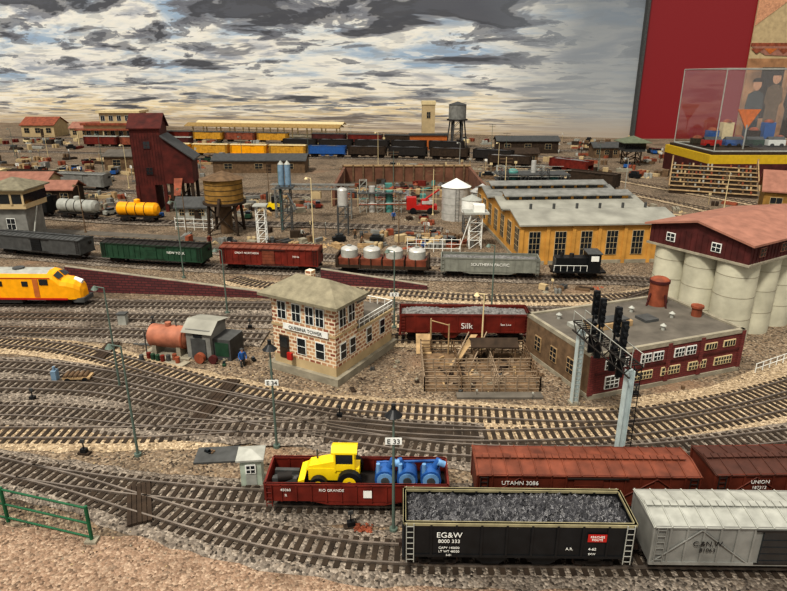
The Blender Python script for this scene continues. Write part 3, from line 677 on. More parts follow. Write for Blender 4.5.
b.rod((.85,13.0,.0),(.85,13.0,.85),.02,m_woodl,5);b.rod((1.25,12.9,.0),(1.25,12.9,.75),.02,m_woodl,5);b.rod((.85,13,.8),(1.25,12.9,.72),.016,m_woodl,5)
b.box(x0,x1,y0,y1,.0,.012,M('pen_dirt','#6f5b45',.95,var=.4,scale=6))
for _ in range(34):
    x=R(x0+.2,x1-.3);y=R(y0+.15,y1-.2); b.at(x,y,0,R(0,180)); b.cb(0,0,.01,R(.12,.4),R(.03,.07),R(.02,.08),random.choice([m_penw,m_woodl,m_woodd])); b.at()
b.done()
# ------------------------------------------------------------------ enginehouse
b=B('engine_house'); W=5.3;D=7.4;H=1.36
b.box(0,W,0,D,0,H,m_tan); b.box(-.02,W+.02,-.02,D,0,.12,m_conc)
n=6
for i in range(n): b.win(W*(i+.5)/n,.32,.36,.8,3,4,fr=m_stone)
for i in range(n+1): b.box(W*i/n-.06,W*i/n+.06,-.04,0,0,H,m_tan)
b.at(0,D,0,-90)
for i in range(7): b.win(D*(i+.5)/7,.35,.5,.8,3,4,fr=m_stone)
b.at()
for k in range(3):
    y=k*2.45
    b.gable(0,W,y,y+2.45,H,H+.24,m_ehroof if k<2 else m_grey,m_tan,.05,.12)
    if k: 
        b.box(.3,W-.3,y+.85,y+1.65,H+.1,H+.36,m_tan)
        for i in range(9): b.win(.55+i*.5,H+.24,.34,.09,2,1,fr=m_woodd,y=y+.85)
        b.gable(.25,W-.25,y+.8,y+1.7,H+.36,H+.45,m_grey,m_tan,.04,.08)
for i in range(6): b.cyl(.6+i*.82,1.22,H+.18,H+.46,.05,m_greyd,8)
b.done(4.25,20.05,0,4)
# ------------------------------------------------------------------ coaling tower
b=B('coaling_tower')
b.box(-.85,.5,-.8,.8,1.3,3.95,m_coalt); b.gable(-.85,.5,-.8,.8,3.95,4.5,m_coalt,m_coalt,.05,.1)
for x in(-.8,.45):
    for y in(-.75,.75): b.box(x-.08,x+.08,y-.08,y+.08,0,1.3,m_coalt)
b.box(-.85,.0,-.8,.8,0,1.3,m_coalt)
for i in range(11): b.box(-.85+i*.13,-.84+i*.13,-.815,-.8,1.3,3.95,m_maroon)
b.box(.5,1.8,-.8,.8,1.35,2.55,m_coalt)
b.add([(.5,-.95,3.6),(1.95,-.95,2.5),(1.95,.95,2.5),(.5,.95,3.6),(.5,-.95,3.53),(1.95,-.95,2.43),(1.95,.95,2.43),(.5,.95,3.53)],[(0,1,2,3),(4,7,6,5),(0,4,5,1),(1,5,6,2),(3,2,6,7)],m_greyd)
b.add([(.5,-.8,2.55),(1.8,-.8,2.55),(.5,-.8,3.5)],[(0,1,2)],m_coalt); b.add([(.5,.8,2.55),(1.8,.8,2.55),(.5,.8,3.5)],[(0,2,1)],m_coalt)
for x in(.75,1.25,1.7):
    for y in(-.7,.7): b.box(x-.07,x+.07,y-.07,y+.07,0,1.35,m_woodd)
b.rod((.7,-.7,.1),(1.7,-.7,1.3),.04,m_woodd,4); b.rod((1.7,-.7,.1),(.7,-.7,1.3),.04,m_woodd,4)
for z in(1.8,3.0): b.win(-.15,z,.28,.32,2,2,fr=m_coalt,y=-.81)
b.add([(.9,-.8,1.6),(1.3,-.8,1.6),(1.25,-1.5,.9),(.95,-1.5,.9)],[(0,1,2,3)],m_rust)
b.done(-11.1,29.4,0,8,sc=.97)
# ------------------------------------------------------------------ towers and tanks
b=B('wooden_water_tank')
for x in(-.5,.5):
    for y in(-.5,.5): b.rod((x*1.15,y*1.15,0),(x,y,1.25),.07,m_woodd,6)
for s_ in(-1,1):
    b.rod((-.55,s_*.55,.1),(.52,s_*.52,1.15),.035,m_woodd,4); b.rod((.55,s_*.55,.1),(-.52,s_*.52,1.15),.035,m_woodd,4)
b.cyl(0,0,0,1.2,.25,m_wood,10); b.cyl(0,0,1.22,1.3,.85,m_woodd,24); b.cyl(0,0,1.3,2.2,.75,m_tanky,28)
for z in(1.4,1.6,1.8,2.0): b.cyl(0,0,z,z+.02,.76,m_woodd,28)
b.cone(0,0,2.2,2.5,.85,m_wood,24); b.rod((0,-.75,1.5),(0,-1.2,.9),.06,m_woodd,8)
b.done(-6.75,24.6)
def lattice(b,x,y,z0,z1,w,mat,n=5,r=.025):
    for sx in(-1,1):
        for sy in(-1,1): b.rod((x+sx*w,y+sy*w,z0),(x+sx*w,y+sy*w,z1),r,mat,4)
    for i in range(n):
        a=z0+(z1-z0)*i/n; c=z0+(z1-z0)*(i+1)/n
        for s_ in(-1,1):
            b.rod((x-w,y+s_*w,a),(x+w,y+s_*w,c),r*.6,mat,4); b.rod((x+s_*w,y-w,a),(x+s_*w,y+w,c),r*.6,mat,4)
            b.rod((x-w,y+s_*w,c),(x+w,y+s_*w,c),r*.6,mat,4); b.rod((x+s_*w,y-w,c),(x+s_*w,y+w,c),r*.6,mat,4)
b=B('sanding_tower'); lattice(b,0,0,0,1.9,.2,m_greyd)
ms=M('sand_tank_blue','#6a8193',.5)
for dx in(-.13,.13): b.cyl(dx,0,1.8,2.7,.12,ms,14); b.cone(dx,0,2.7,2.85,.13,m_greyl,14)
b.rod((.1,-.2,1.6),(.5,-.6,1.0),.04,m_greyd); b.cb(0,0,1.78,.7,.7,.06,m_greyd); b.rod((-.25,.2,0),(-.25,.2,2.6),.05,m_teal,8); b.done(-4.35,24.9)
b=B('sanding_tower'); lattice(b,0,0,0,1.2,.2,m_greyd,3); b.cyl(0,0,1.15,1.8,.2,m_silver,16); b.dome(0,0,1.8,.2,.1,m_silver); b.done(-2.0,24.2)
b=B('steel_water_tower')
for k in range(6): a_=k*math.pi/3; b.rod((.9*math.cos(a_),.9*math.sin(a_),0),(.6*math.cos(a_),.6*math.sin(a_),2.5),.06,m_greyd,5)
lattice(b,0,0,0,2.5,.45,m_greyd,3,.04); b.cyl(0,0,2.45,3.7,.75,m_grey,24); b.cyl(0,0,2.4,2.5,.9,m_under,24); b.cone(0,0,3.7,3.95,.8,m_greyd,20); b.done(5.5,55.5)
b=B('sand_house_tower'); b.box(-.55,.55,-.5,.5,0,3.7,m_stone); b.box(-.6,.6,-.55,.55,3.7,4.0,m_cream); b.win(0,2.6,.3,.5,2,2,y=-.5,fr=m_stone); b.box(-1.6,1.6,-1,-.5,0,1.2,m_orange); b.box(-1.7,1.7,-1.1,-.4,1.2,1.35,m_greyd); b.done(3.0,55.6)
for x,y,r_,h in((2.75,27.2,.62,1.45),(4.0,27.9,.5,1.1)):
    b=B('storage_tank'); b.cyl(0,0,0,h,r_,m_silver,26); b.cone(0,0,h,h+.35,r_+.04,m_white if h>1.2 else m_silver,26)
    for z in(.3,.7,1.0): b.cyl(0,0,z,z+.02,r_+.01,m_greyl,26)
    ladder(b,0,-r_-.04,0,h,m_greyd,.15,10); b.done(x,y)
b=B('conical_bin'); lattice(b,0,0,0,.7,.3,m_greyd,2); b.cyl(0,0,.9,1.4,.4,m_white,18); b.rod((0,0,.5),(0,0,.9),.1,m_white,18,.4); b.cone(0,0,1.4,1.6,.42,m_greyl,18); b.done(3.1,24.4)
b=B('process_plant_scaffold')
for i in range(4):
    for k in range(2): lattice(b,i*.95,k*1.0,0,1.9-.3*(i%2),.18,m_greyl if k else m_greyd,5,.022)
for z in(.7,1.3,1.6): 
    b.cb(1.4,.5,z,3.4,1.3,.04,m_greyd)
    for y in(-.15,1.15): b.rod((-.3,y,z+.25),(3.1,y,z+.25),.015,m_greyl,4)
for i in range(6): b.rod((-.3,.1+i*.14,.35+i*.05),(3.2,.1+i*.14,.35+i*.05),.035,[m_teal,m_rust,m_silver][i%3],6)
b.cyl(.5,.5,0,1.7,.26,m_teal,16); b.dome(.5,.5,1.7,.26,.15,m_teal); b.cyl(2.4,.5,0,1.4,.3,m_teal,16); b.dome(2.4,.5,1.4,.3,.15,m_teal); b.cyl(1.5,.6,0,2.2,.12,m_silver,12)
b.done(5.2,29.4)
b=B('process_plant_scaffold')
for i in range(3): lattice(b,i*.8,0,0,1.5-.25*i,.16,m_greyl,5,.02)
b.cb(.8,0,.9,2.1,.6,.04,m_greyd); b.cyl(.4,.1,0,1.2,.16,m_silver,14); b.cyl(1.2,.1,0,1.0,.18,m_teal,14)
for i in range(4): b.rod((-.2,-.2+i*.12,.4),(2.0,-.2+i*.12,.4+.05*i),.025,[m_rust,m_silver][i%2],6)
b.done(-1.4,28.6)
b=B('overhead_crane'); 
for x in(-.1,3.0): lattice(b,x,0,0,1.3,.14,m_grey,5)
for y in(-.14,.14):
    for z in(1.3,1.5): b.rod((-.4,y,z),(3.3,y,z),.03,m_grey,4)
    for i in range(13): b.rod((-.3+i*.26,y,1.3 if i%2 else 1.5),(-.04+i*.26,y,1.5 if i%2 else 1.3),.02,m_grey,4)
b.cb(1.6,0,.9,.4,.3,.3,m_stone); b.done(-5.0,27.4,0,-3)
b=B('lattice_platform')
lattice(b,0,0,0,1.3,.22,m_white,4,.02); b.cb(0,0,1.3,.9,.7,.06,m_greyl); b.rod((-.6,-.3,0),(-.2,-.3,1.3),.02,m_white,4); b.cb(.1,0,1.36,.4,.4,.25,m_white); b.done(3.0,22.3)
b=B('lattice_platform'); lattice(b,0,0,0,1.5,.16,m_white,5,.018); b.cb(0,0,1.5,.5,.5,.05,m_greyl); b.done(-4.9,22.6)
b=B('walled_scrap_yard')
mw=M('yard_wall','#6a4a3a',.85,var=.3,scale=2)
x0,x1,y0,y1=-3.0,4.6,30,37.5
b.box(x0,x1,y0,y1,0,.02,M('yard_dirt','#5c4d3e',.95,var=.35,scale=1.5,bump=.3))
b.box(x0,x1,y1-.15,y1,0,.95,mw); b.box(x0,x0+.15,y0,y1,0,.9,mw); b.box(x1-.15,x1,y0,y1,0,.9,mw)
fence(b,x0,y0,x1,y0,.9,m_cream,2,.6)
for i in range(13): b.box(x0+i*.6-.05,x0+i*.6+.05,y1-.22,y1-.1,0,1.0,m_wood)
b.box(x0,x1,y1-.2,y1+.05,.93,1.0,m_woodl)
for _ in range(60): b.rock(R(x0+.5,x1-.5),R(y0+1.5,y1-1),.05,R(.08,.3),random.choice([m_rust,m_woodd,m_scrap,m_tie]))
b.done()
b=B('red_crane_truck'); 
for x in(-.4,.4):
    for y in(-.25,.25): b.rod((x,y-.06,.15),(x,y+.06,.15),.15,m_black,14)
b.box(-.7,.7,-.25,.25,.2,.4,m_red); b.box(-.7,-.25,-.25,.25,.4,.75,m_red); b.box(-.72,-.5,-.2,.2,.5,.68,m_win); b.cyl(.15,0,.4,.65,.2,m_red,12); b.rod((.1,0,.6),(.8,0,1.1),.05,m_red,6); b.box(.0,.5,-.2,.2,.45,.6,m_silver); b.done(1.3,28.4)
b=B('yellow_forklift'); b.box(-.3,.3,-.2,.2,.12,.4,m_yel2); b.box(-.1,.25,-.18,.18,.4,.7,m_black); b.box(-.5,-.3,-.2,.2,.05,.1,m_greyd); b.box(-.34,-.3,-.15,.15,.1,.9,m_greyd)
for x in(-.2,.2): b.rod((x,-.22,.12),(x,.22,.12),.12,m_black,12)
b.done(-5.6,28.9)
b=B('yard_office_tower'); b.box(-.6,.6,-.6,.6,0,1.3,m_grey); b.box(-.75,.75,-.75,.75,1.3,2.0,m_stone); b.box(-.76,.76,-.76,.76,1.5,1.85,m_win)
for x in(-.7,-.25,.25,.7): b.box(x-.04,x+.04,-.78,.78,1.45,1.9,m_stone)
b.win(0,.5,.3,.4,2,2,y=-.6); b.rod((.8,-.8,0),(.8,-.1,1.3),.03,m_greyl,4)
b.hip(-.7,.7,-.7,.7,2.05,2.4,m_roofg,.2); b.done(-14.5,23.7)
def shed(name,x,y,w,d,h,wm,rm,a=0,rh=.3,nw=3):
    b=B(name); b.box(-w/2,w/2,-d/2,d/2,0,h,wm); b.gable(-w/2,w/2,-d/2,d/2,h,h+rh,rm,wm,.06,.12)
    for i in range(nw): b.win(-w/2+w*(i+.5)/nw,h*.35,min(.5,w/nw*.45),h*.4,2,2,y=-d/2,fr=m_stone)
    b.box(w*.08,w*.08+.3,-d/2-.02,-d/2,0,h*.7,m_woodd)
    b.done(x,y,0,a)
shed('trackside_house',-37.0,68.0,3.4,3,1.2,m_stone,m_rust,0,.7)
shed('trackside_house',-42,62.5,3.2,2.5,1.0,m_wood,m_greyd,0,.5)
shed('trackside_house',-31.5,66.3,3.0,2.2,1.0,m_stone,m_pink,0,.5)
shed('freight_depot',-16.9,30.8,2.4,1.2,.8,m_woodd,m_pink)
shed('tool_shed',-8.9,27.4,1.3,.8,.6,m_greyl,m_greyd)
shed('storehouse',-19.5,33,3,1.4,.9,m_stone,m_pink)
shed('storehouse',-22.3,31.9,2.2,1.4,.8,m_grey,m_roofg)
shed('hillside_house',17.6,27.6,2.0,1.8,1.3,m_tanky,m_pink,-25,.7,2)
shed('hillside_house',18.6,24.6,1.4,1.3,.7,m_stone,m_pink,-25,.45,2)
shed('warehouse',-8.8,42,6,2,.8,m_wood,m_greyd)
shed('warehouse',-17,43.5,5,2.2,.9,m_wood,m_tar)
shed('warehouse',11,52.7,5,1.6,1.0,m_woodd,m_greyd)
shed('section_house',9.3,46.4,2.4,1.2,.7,m_wood,m_woodd)
shed('section_house',16.5,49.6,2.0,1.4,.8,m_wood,m_greyd)
b=B('passenger_station'); b.box(-3.4,3.4,-1,1,0,1.7,m_stone); b.box(-3.6,3.6,-1.2,1.2,1.7,1.9,m_rust); b.box(-1.8,1.8,-1,1,1.9,2.8,m_stone); b.box(-2,2,-1.2,1.2,2.8,3.0,m_cream)
for i in range(9): b.win(-3+i*.75,.5,.36,.8,2,2,y=-1)
for i in range(5): b.win(-1.5+i*.75,2.1,.36,.45,2,1,y=-1)
b.box(-3.8,3.8,-2,-1,1.3,1.4,m_rust)
for x in(-3.6,-1.2,1.2,3.6): b.rod((x,-1.9,0),(x,-1.9,1.3),.06,m_cream,5)
b.done(-25.3,60.3)
for i,(x,y) in enumerate(((-13,67.5),(-13,63.9))):
    b=B('platform_canopy'); b.box(-8,8,-.9,.9,0,.2,m_conc)
    for k in range(11): b.rod((-7.6+k*1.52,0,.2),(-7.6+k*1.52,0,1.3),.07,m_cream,6)
    b.gable(-8,8,-.8,.8,1.25,1.5,m_cream if i==0 else M('canopy_tan','#8d7446',.7),m_cream,.05,.1); b.done(x,y,0,-11)
b=B('guard_tower'); 
lattice(b,0,0,0,1.0,.5,m_woodd,2,.05); b.box(-.7,.7,-.7,.7,1.0,1.6,m_greyd); b.box(-.71,.71,-.71,.71,1.2,1.5,m_win); b.hip(-.7,.7,-.7,.7,1.65,2.05,m_greenroof,.3); b.done(16.9,44.9)
b=B('bleacher_grandstand')
for k in range(7):
    b.box(-2.1,2.1,k*.42,k*.42+.42,0,.16+.17*k,m_woodd); b.box(-2.15,2.15,k*.42-.04,k*.42+.2,.16+.17*k,.2+.17*k,m_woodl)
    for i in range(22): 
        if R(0,1)<.6: x=-2+i*.19; b.cb(x,k*.42+.1,.2+.17*k,.09,.09,.13,random.choice([m_wood,m_stone,m_rust,m_greyl,m_greyd]))
for x in(-2.15,2.15): b.rod((x,0,.4),(x,2.9,1.6),.04,m_woodl,5); b.rod((x,2.9,0),(x,2.9,1.7),.05,m_woodl,5)
b.done(16.9,32.8,0,-24)
for (xa,ya,xb,yb,ha,hb) in((-9.6,17.3,-3.6,16.7,.75,.15),(-2.2,17.85,1.0,17.45,.5,.12)):
    b=B('brick_retaining_wall'); L=math.hypot(xb-xa,yb-ya)
    vs=[(0,0,0),(L,0,0),(L,.15,0),(0,.15,0),(0,0,ha),(L,0,hb),(L,.15,hb),(0,.15,ha)]
    b.add(vs,[(4,5,6,7),(0,1,5,4),(1,2,6,5),(2,3,7,6),(3,0,4,7)],m_brickR)
    b.rod((0,.07,ha),(L,.07,hb),.05,m_conc,4)
    b.done(xa,ya,0,math.degrees(math.atan2(yb-ya,xb-xa)))
b=B('fuel_tank'); mt=M('fuel_tank_rust','#96604a',.6,var=.35,scale=4); b.rod((-.42,0,.42),(.42,0,.42),.26,mt,22); b.rod((-.42,0,.42),(-.5,0,.42),.26,mt,22,.14); b.rod((.42,0,.42),(.5,0,.42),.26,mt,22,.14)
for x in(-.3,.3): b.box(x-.05,x+.05,-.2,.2,0,.24,m_conc)
b.cyl(0,0,.66,.76,.07,mt,10); b.rod((.2,0,.66),(.2,0,.85),.015,m_greyd,5); b.rod((-.5,-.2,.0),(-.5,-.2,.6),.015,m_greyd,5); b.box(-.6,.6,-.3,.3,0,.03,m_conc)
b.rod((.4,0,.42),(.43,0,.42),.265,m_rust,22); b.done(-5.1,13.0,0,-12)
b=B('pump_house'); b.box(-.4,.2,-.35,.35,0,.72,m_grey)
b.add([(-.48,-.42,.65),(.28,-.42,.65),(.28,-.1,.87),(-.48,-.1,.87),(.28,.42,.77),(-.48,.42,.77)],[(0,1,2,3),(3,2,4,5)],m_ehroof)
b.add([(-.4,-.35,.7),(-.4,.35,.7),(-.4,.35,.78),(-.4,-.1,.86)],[(0,1,2,3)],m_grey); b.add([(.2,-.35,.7),(.2,.35,.7),(.2,.35,.78),(.2,-.1,.86)],[(0,1,2,3)],m_grey)
b.box(-.28,.08,-.37,-.35,.05,.5,m_greyd); b.box(.2,.62,-.25,.35,.0,.5,m_greyd); b.box(.25,.58,-.26,-.25,.1,.42,m_green)
b.box(-.2,0,-.38,-.35,.54,.64,m_win); b.rod((.0,-.45,.12),(.0,-.55,.12),.12,m_rust,14); b.rod((.3,-.5,.1),(.3,-.42,.1),.1,m_maroon,12); b.done(-4.15,12.95,0,-15)
b=B('oil_drums')
for i in range(8): b.cyl(-.4+i*.12,R(-.1,.15),0,.17,.05,random.choice([m_rust,m_green,m_oxide,m_greyd]),12)
b.done(-5.2,12.5)
b=B('hand_pump_cart'); b.box(-.25,.3,-.12,.12,.08,.12,m_woodl)
for i in range(5): b.rod((-.2+i*.1,-.11,.14),(-.2+i*.1,.11,.14),.04,m_wood,8)
for x in(-.15,.2): b.rod((x,-.14,.06),(x,.14,.06),.06,m_black,10)
b.box(-.48,-.38,-.08,.08,.0,.26,ms); b.rod((-.43,0,.26),(-.43,0,.34),.03,ms); b.done(-6.6,11.62,0,5)
b=B('relay_box'); b.box(-.1,.1,-.08,.08,0,.3,m_greyl); b.box(-.12,.12,-.1,.1,.3,.33,m_greyd); b.done(-6.9,14.7)
b=B('telephone_booth_shed'); b.box(-.16,.16,-.15,.15,0,.5,M('booth_pale_green','#9ca697',.6)); b.box(-.2,.2,-.2,.2,0,.03,m_conc)
b.hip(-.16,.16,-.15,.15,.52,.6,m_greyl,.05,.03); b.win(0,.28,.12,.12,2,2,y=-.15); b.box(-.08,.08,-.158,-.15,.05,.24,m_greyl)
b.done(-2.2,8.2,0,6)
def lamp(name,x,y,h,style=0,sign=None,mat=None):
    mat=mat or m_pole; b=B(name)
    b.cyl(0,0,0,.05,.06,mat,10); b.rod((0,0,0),(0,0,h),.024,mat,8,.014)
    if style==0: b.rod((0,0,h),(-.16,-.02,h+.04),.012,mat,5); b.cone(-.17,-.02,h-.02,h+.05,.07,mat,12,.02); b.dome(-.17,-.02,h-.03,.04,-.03,m_white,8)
    if style==1: b.cone(0,0,h-.06,h+.03,.12,m_black,16,.03); b.dome(0,0,h-.06,.07,-.05,m_white,10); b.cyl(0,0,h+.03,h+.1,.03,m_black,8)
    if style==2: b.box(-.3,.3,-.01,.01,h-.1,h-.07,m_wood); b.box(-.25,.25,-.01,.01,h-.25,h-.22,m_wood)
    if sign: b.box(-.11,.11,-.035,-.025,sign[1],sign[1]+.1,m_white)
    o=b.done(x,y)
    if sign: text(o,sign[0],0,-.04,sign[1]+.015,.1,m_black)
    return o
lamp('street_lamp',-5.58,11.3,2.15); lamp('street_lamp',-4.28,8.9,2.0)
lamp('street_lamp',-4.45,15.5,1.75); lamp('street_lamp',0.0,7.08,1.9,1,('E 33',1.42)); lamp('signal_mast',-2.0,9.15,1.9,1,('E 34',1.2))
lamp('street_lamp',0.02,14.5,2.0,0,('E 7',.85)); lamp('street_lamp',-6.6,18.6,2.4); lamp('street_lamp',2.05,13.2,1.35,0,None,m_cream); lamp('street_lamp',2.6,15.4,1.9,0)
for x,y in((-8.2,24),(-3,22.6),(.2,22.7),(1.8,28),(-2.2,27.9),(5.2,29.0),(11.2,30),(-15,35.2),(-19,41),(-11,45.8),(-1,41),(4.2,40),(8.8,49.5),(-26,47.5),(-6,44.5),(12.9,39.5),(-4,60),(8.5,55),(-20,24.9),(-12.5,24.6),(-6,29.8),(0,35),(-30,50),(14,26),(7,42)):
    lamp(random.choice(['street_lamp','telegraph_pole']),x,y,R(1.7,2.6),random.choice([0,2]),None,random.choice([m_pole,m_wood,m_greyl,m_cream]))
b=B('green_pipe_fence')
F=[(-8,7.75),(-6.95,7.58),(-5.5,7.27),(-4.12,6.87)]
for i,(x,y) in enumerate(F): b.rod((x,y,0),(x,y,.58),.026,m_fgreen,8)
for i in range(3):
    a_,c_=F[i],F[i+1]
    for z in(.55,.3,.07): b.rod((a_[0],a_[1],z),(c_[0],c_[1],z),.016,m_fgreen,6)
    for k in range(1,24): t=k/24; b.rod((a_[0]+(c_[0]-a_[0])*t,a_[1]+(c_[1]-a_[1])*t,.07),(a_[0]+(c_[0]-a_[0])*t,a_[1]+(c_[1]-a_[1])*t,.55),.002,m_greyd,3)
b.box(-4.2,-4.04,6.8,6.94,0,.04,m_conc); b.done()
b=B('green_wire_fence')
for i in range(9): b.rod((-1.7+i*.3,8.15,0),(-1.7+i*.3,8.15,.32),.012,m_fgreen,5)
for z in(.12,.3): b.rod((-1.7,8.15,z),(.7,8.15,z),.009,m_fgreen,5)
b.done()
def pad(name,x,y,a,w,d,mat,h=.02,planks=0):
    b=B(name)
    if planks:
        for i in range(planks): b.cb(-w/2+w*(i+.5)/planks,0,0,w/planks*.88,d,h+R(0,.006),mat)
    else: b.cb(0,0,0,w,d,h,mat)
    b.done(x,y,.045 if planks else .003,a)
pad('plank_crossing',-3.75,7.6,22,.34,.95,m_woodd,.035,5)
pad('plank_crossing',-3.45,10.75,-10,.3,1.6,m_woodd,.035,4)
pad('plank_crossing',-6.6,13.0,0,.3,.9,m_woodd,.035,4)
pad('concrete_pad',-5.0,12.5,-22,.95,.3,m_conc,.03); pad('concrete_pad',-2.95,8.9,5,.7,.45,m_greyd,.03)
pad('asphalt_strip',2.1,10.93,0,1.7,.22,m_tar,.04); pad('asphalt_strip',-5.4,13.5,-10,1.5,.35,m_greyd,.015); pad('asphalt_strip',-5.5,9.95,-3,2.6,.22,m_greyd,.012)
pad('asphalt_road',9.2,15.9,25,2.6,.6,m_tar,.01); pad('asphalt_road',-10.8,24.2,-12,9,.6,m_tar,.01); pad('asphalt_road',12.5,24,60,12,1.1,m_tar,.01)
for x,y in((-5.2,8.95),(-7.05,10.75),(-.6,7.15),(-6.1,14.6),(-2.5,11.45),(2.6,8.3),(.5,8.3),(-1.0,10.1),(4.8,10.95),(-3.6,14.4)):
    b=B('switch_stand'); b.cb(0,0,0,.2,.1,.04,m_woodd); b.cb(0,0,.04,.1,.08,.07,m_black); b.rod((0,0,.1),(0,0,.26),.012,m_black,5); b.cb(0,0,.22,.07,.02,.06,m_greyd); b.done(x,y,0,R(-20,20))
b=B('cinder_pile')
for _ in range(60): b.rock(R(-.12,.12),R(-.08,.08),R(0,.05),R(.02,.04),m_rust)
b.done(-.42,7.1)
def worker(x,y,a,shirt,pants,bend=0):
    b=B('worker_figurine')
    b.rod((-.035,0,0),(-.03,0,.2),.022,pants,8,.034); b.rod((.035,.03,0),(.03,0,.2),.022,pants,8,.034)
    b.rod((-.035,-.04,.01),(-.035,.02,.01),.02,m_black,6); b.rod((.035,-.01,.01),(.035,.05,.01),.02,m_black,6)
    b.rod((0,0,.18),(0,-bend,.34),.045,shirt,10,.06); b.rod((0,-bend,.34),(0,-bend,.375),.02,m_skin,8)
    b.dome(0,-bend-.003,.395,.032,.035,m_skin,10,3); b.dome(0,-bend-.003,.395,.032,-.03,m_skin,10,3); b.cyl(0,-bend,.41,.418,.045,pants,10); b.dome(0,-bend,.415,.03,.025,pants,8,3)
    for s_ in(-1,1): b.rod((s_*.06,-bend,.33),(s_*.085,-.02-bend,.24),.02,shirt,6,.016); b.rod((s_*.085,-.02-bend,.24),(s_*.06,-.08-bend,.19),.016,shirt,6,.012); b.dome(s_*.06,-.085-bend,.185,.014,.014,m_skin,6,2)
    b.done(x,y,0,a)
for x,y,a in((-3.3,12.3,30),(-2.6,14.4,180),(-6.9,22.6,20),(-1.2,22.4,100),(1.1,21.8,0),(-1.5,23.6,0),(0,26.9,0),(-8,29,0),(-3.6,23.7,60)):
    worker(x,y,a,random.choice([m_blue,m_greyl,m_oxide,m_wood]),random.choice([m_greyd,m_woodd]),R(0,.04))
TP=[q_ for P in PATH.values() for q_ in P[::3]]
RECT=[(-3.3,5,29.4,38),(3.3,10.6,19.9,29),(-12.7,-8.6,28,31),(-18.6,-15,29.8,31.8),(-21.5,-17.6,32,34),(-12.2,-5.5,40.6,43.4),(-20,-14,42,45),(14,19.5,31,38),(16,19.5,23.5,29.5),(8,14,51.5,54),(7.8,10.8,45.5,47.3),(-30,-21,58,62),(-22,-4,61,70),(-40,-29,64,71),(-44,-40,60,64.5),(2,4.8,25.2,28.6),(-7.9,-5.6,23.4,25.6),(15.7,18.1,43.8,46),(.4,2.4,27.8,29),(1.2,7,53.8,57),(-5.6,-1.4,27,28),(-9.8,-8,26.8,28),(5,9,28.8,31),(7.6,12.5,12.4,17),(-1.8,1.2,28.2,29.2),(-2.4,-1.6,23.8,24.6),(-4.8,-3.9,24.5,25.3),(2.6,3.6,23.9,24.9),(17.5,30,36,45)]
def free(x,y,pad_):
    for r_ in RECT:
        if r_[0]-.2<x<r_[1]+.2 and r_[2]-.2<y<r_[3]+.2: return False
    for q_ in TP:
        if abs(q_.y-y)<pad_ and abs(q_.x-x)<pad_+.3: return False
    return True
def clutter(name,x0,x1,y0,y1,n,sc=1.,pal=None):
    b=B(name); pal=pal or [m_wood,m_woodl,m_woodd,m_rust,m_greyd,m_conc,m_stone,m_grey]
    c=0
    for _ in range(n*4):
        if c>=n: break
        x=R(x0,x1);y=R(y0,y1)
        if not free(x,y,.45+.3*sc): continue
        c+=1
        b.at(x,y,0,R(0,180)); m=random.choice(pal); k=random.random()
        if k<.3: b.cb(0,0,0,R(.15,.5)*sc,R(.12,.3)*sc,R(.08,.3)*sc,m)
        elif k<.5: 
            for q_ in range(4): b.cyl(.18*sc*(q_%2),.18*sc*(q_//2),0,.2*sc,.075*sc,m,10)
        elif k<.7:
            for i in range(4): b.cb(0,-.12*sc+.08*i*sc,0,.7*sc,.06*sc,R(.05,.15)*sc,m)
        elif k<.78:
            b.rod((0,0,0),(0,0,.55*sc),.018*sc,m,5); b.cb(0,0,.45*sc,.14*sc,.02,.12*sc,random.choice([m_white,m_cream,m_greyl]))
        elif k<.84:
            b.cb(0,0,.06*sc,.5*sc,.24*sc,.14*sc,random.choice([m_oxide,m_blue,m_green,m_greyl,m_black,m_cream])); b.cb(.02,0,.2*sc,.28*sc,.2*sc,.1*sc,m_win)
            for wx in(-.16,.16):b.rod((wx*sc,-.13*sc,.06*sc),(wx*sc,.13*sc,.06*sc),.06*sc,m_black,8)
        else:
            for i in range(6): b.rock(R(-.2,.2)*sc,R(-.2,.2)*sc,0,R(.06,.14)*sc,m)
    b.at(); b.done()
clutter('freight_crates',-9,2.5,21.9,24.8,60); clutter('freight_crates',-17,-3.5,26.5,33,120,1.1); clutter('freight_crates',-3,9,38.5,43.5,90,1.3)
clutter('freight_crates',4.2,9,17.0,18.0,10,.6); clutter('freight_crates',-30,-12,36.5,49,170,1.4); clutter('scrap_heap',.5,3,22.2,29.4,40,.8)
clutter('freight_crates',-44,10,54.5,62,150,1.5,[m_cream,m_greyl,m_oxide,m_stone,m_greyd,m_woodd,m_rust]); clutter('freight_crates',8,22,38,62,150,1.4,[m_wood,m_greyl,m_conc,m_rust,m_woodd,m_stone])
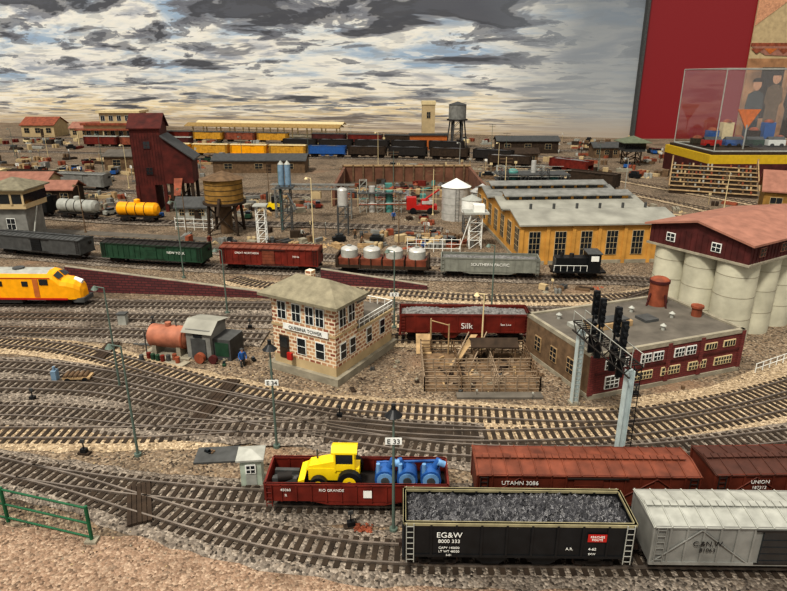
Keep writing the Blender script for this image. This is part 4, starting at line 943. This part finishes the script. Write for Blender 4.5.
clutter('freight_crates',11,17,20,30.5,50,1.0); clutter('lineside_debris',-9,-4.5,14.3,14.8,6,.4); clutter('lineside_debris',-8,9,6.9,13.3,60,.28,[m_woodd,m_wood,m_greyd,m_conc])
b=B('scrap_heap')
for _ in range(50): b.at(R(-2.5,4.2),R(31,36.8),0,R(0,180)); b.cb(0,0,0,R(.2,.7),R(.1,.4),R(.08,.35),random.choice([m_rust,m_woodd,m_greyd,m_woodl,m_oxide,m_teal]))
b.at(); b.done()
b=B('yard_fence'); fence(b,-9,25.1,-7.4,24.9,.5,m_white,3,.4); fence(b,.5,21.7,2.4,21.6,.5,m_white,3,.3); fence(b,9.6,15.8,12,18.5,.4,m_white,3,.3); b.done()
# ------------------------------------------------------------------ light, camera
w=bpy.data.worlds.new('gallery_ambient'); bpy.context.scene.world=w; w.use_nodes=True
w.node_tree.nodes['Background'].inputs[0].default_value=(1,.965,.92,1); w.node_tree.nodes['Background'].inputs[1].default_value=.62
def area(name,loc,size,energy,col,tgt):
    l=bpy.data.lights.new(name,'AREA'); l.size=size; l.energy=energy; l.color=col; o=bpy.data.objects.new(name,l); bpy.context.scene.collection.objects.link(o)
    o.location=loc; d=Vector(tgt)-Vector(loc); o.rotation_euler=d.to_track_quat('-Z','Y').to_euler()
s_=bpy.data.lights.new('gallery_key_light','SUN'); s_.energy=3.2; s_.angle=math.radians(8); s_.color=(1,.945,.86)
o=bpy.data.objects.new('gallery_key_light',s_); bpy.context.scene.collection.objects.link(o); o.rotation_euler=(math.radians(30),math.radians(-20),0)
area('ceiling_light_panel',(-6,12,16),4,1300,(1,.91,.78),(0,10,0))
area('ceiling_light_panel',(6,9,14),2,450,(1,.92,.8),(3,8,0))
cam=bpy.data.cameras.new('camera'); cam.sensor_width=36; cam.lens=28.36; cam.clip_end=400
co=bpy.data.objects.new('camera',cam); bpy.context.scene.collection.objects.link(co); co.location=(0,0,6); co.rotation_euler=(math.radians(70.5),0,0)
bpy.context.scene.camera=co
vs_=bpy.context.scene.view_settings
vs_.view_transform='Standard'; vs_.exposure=0
try: vs_.look='Medium High Contrast'
except Exception: vs_.look='None'
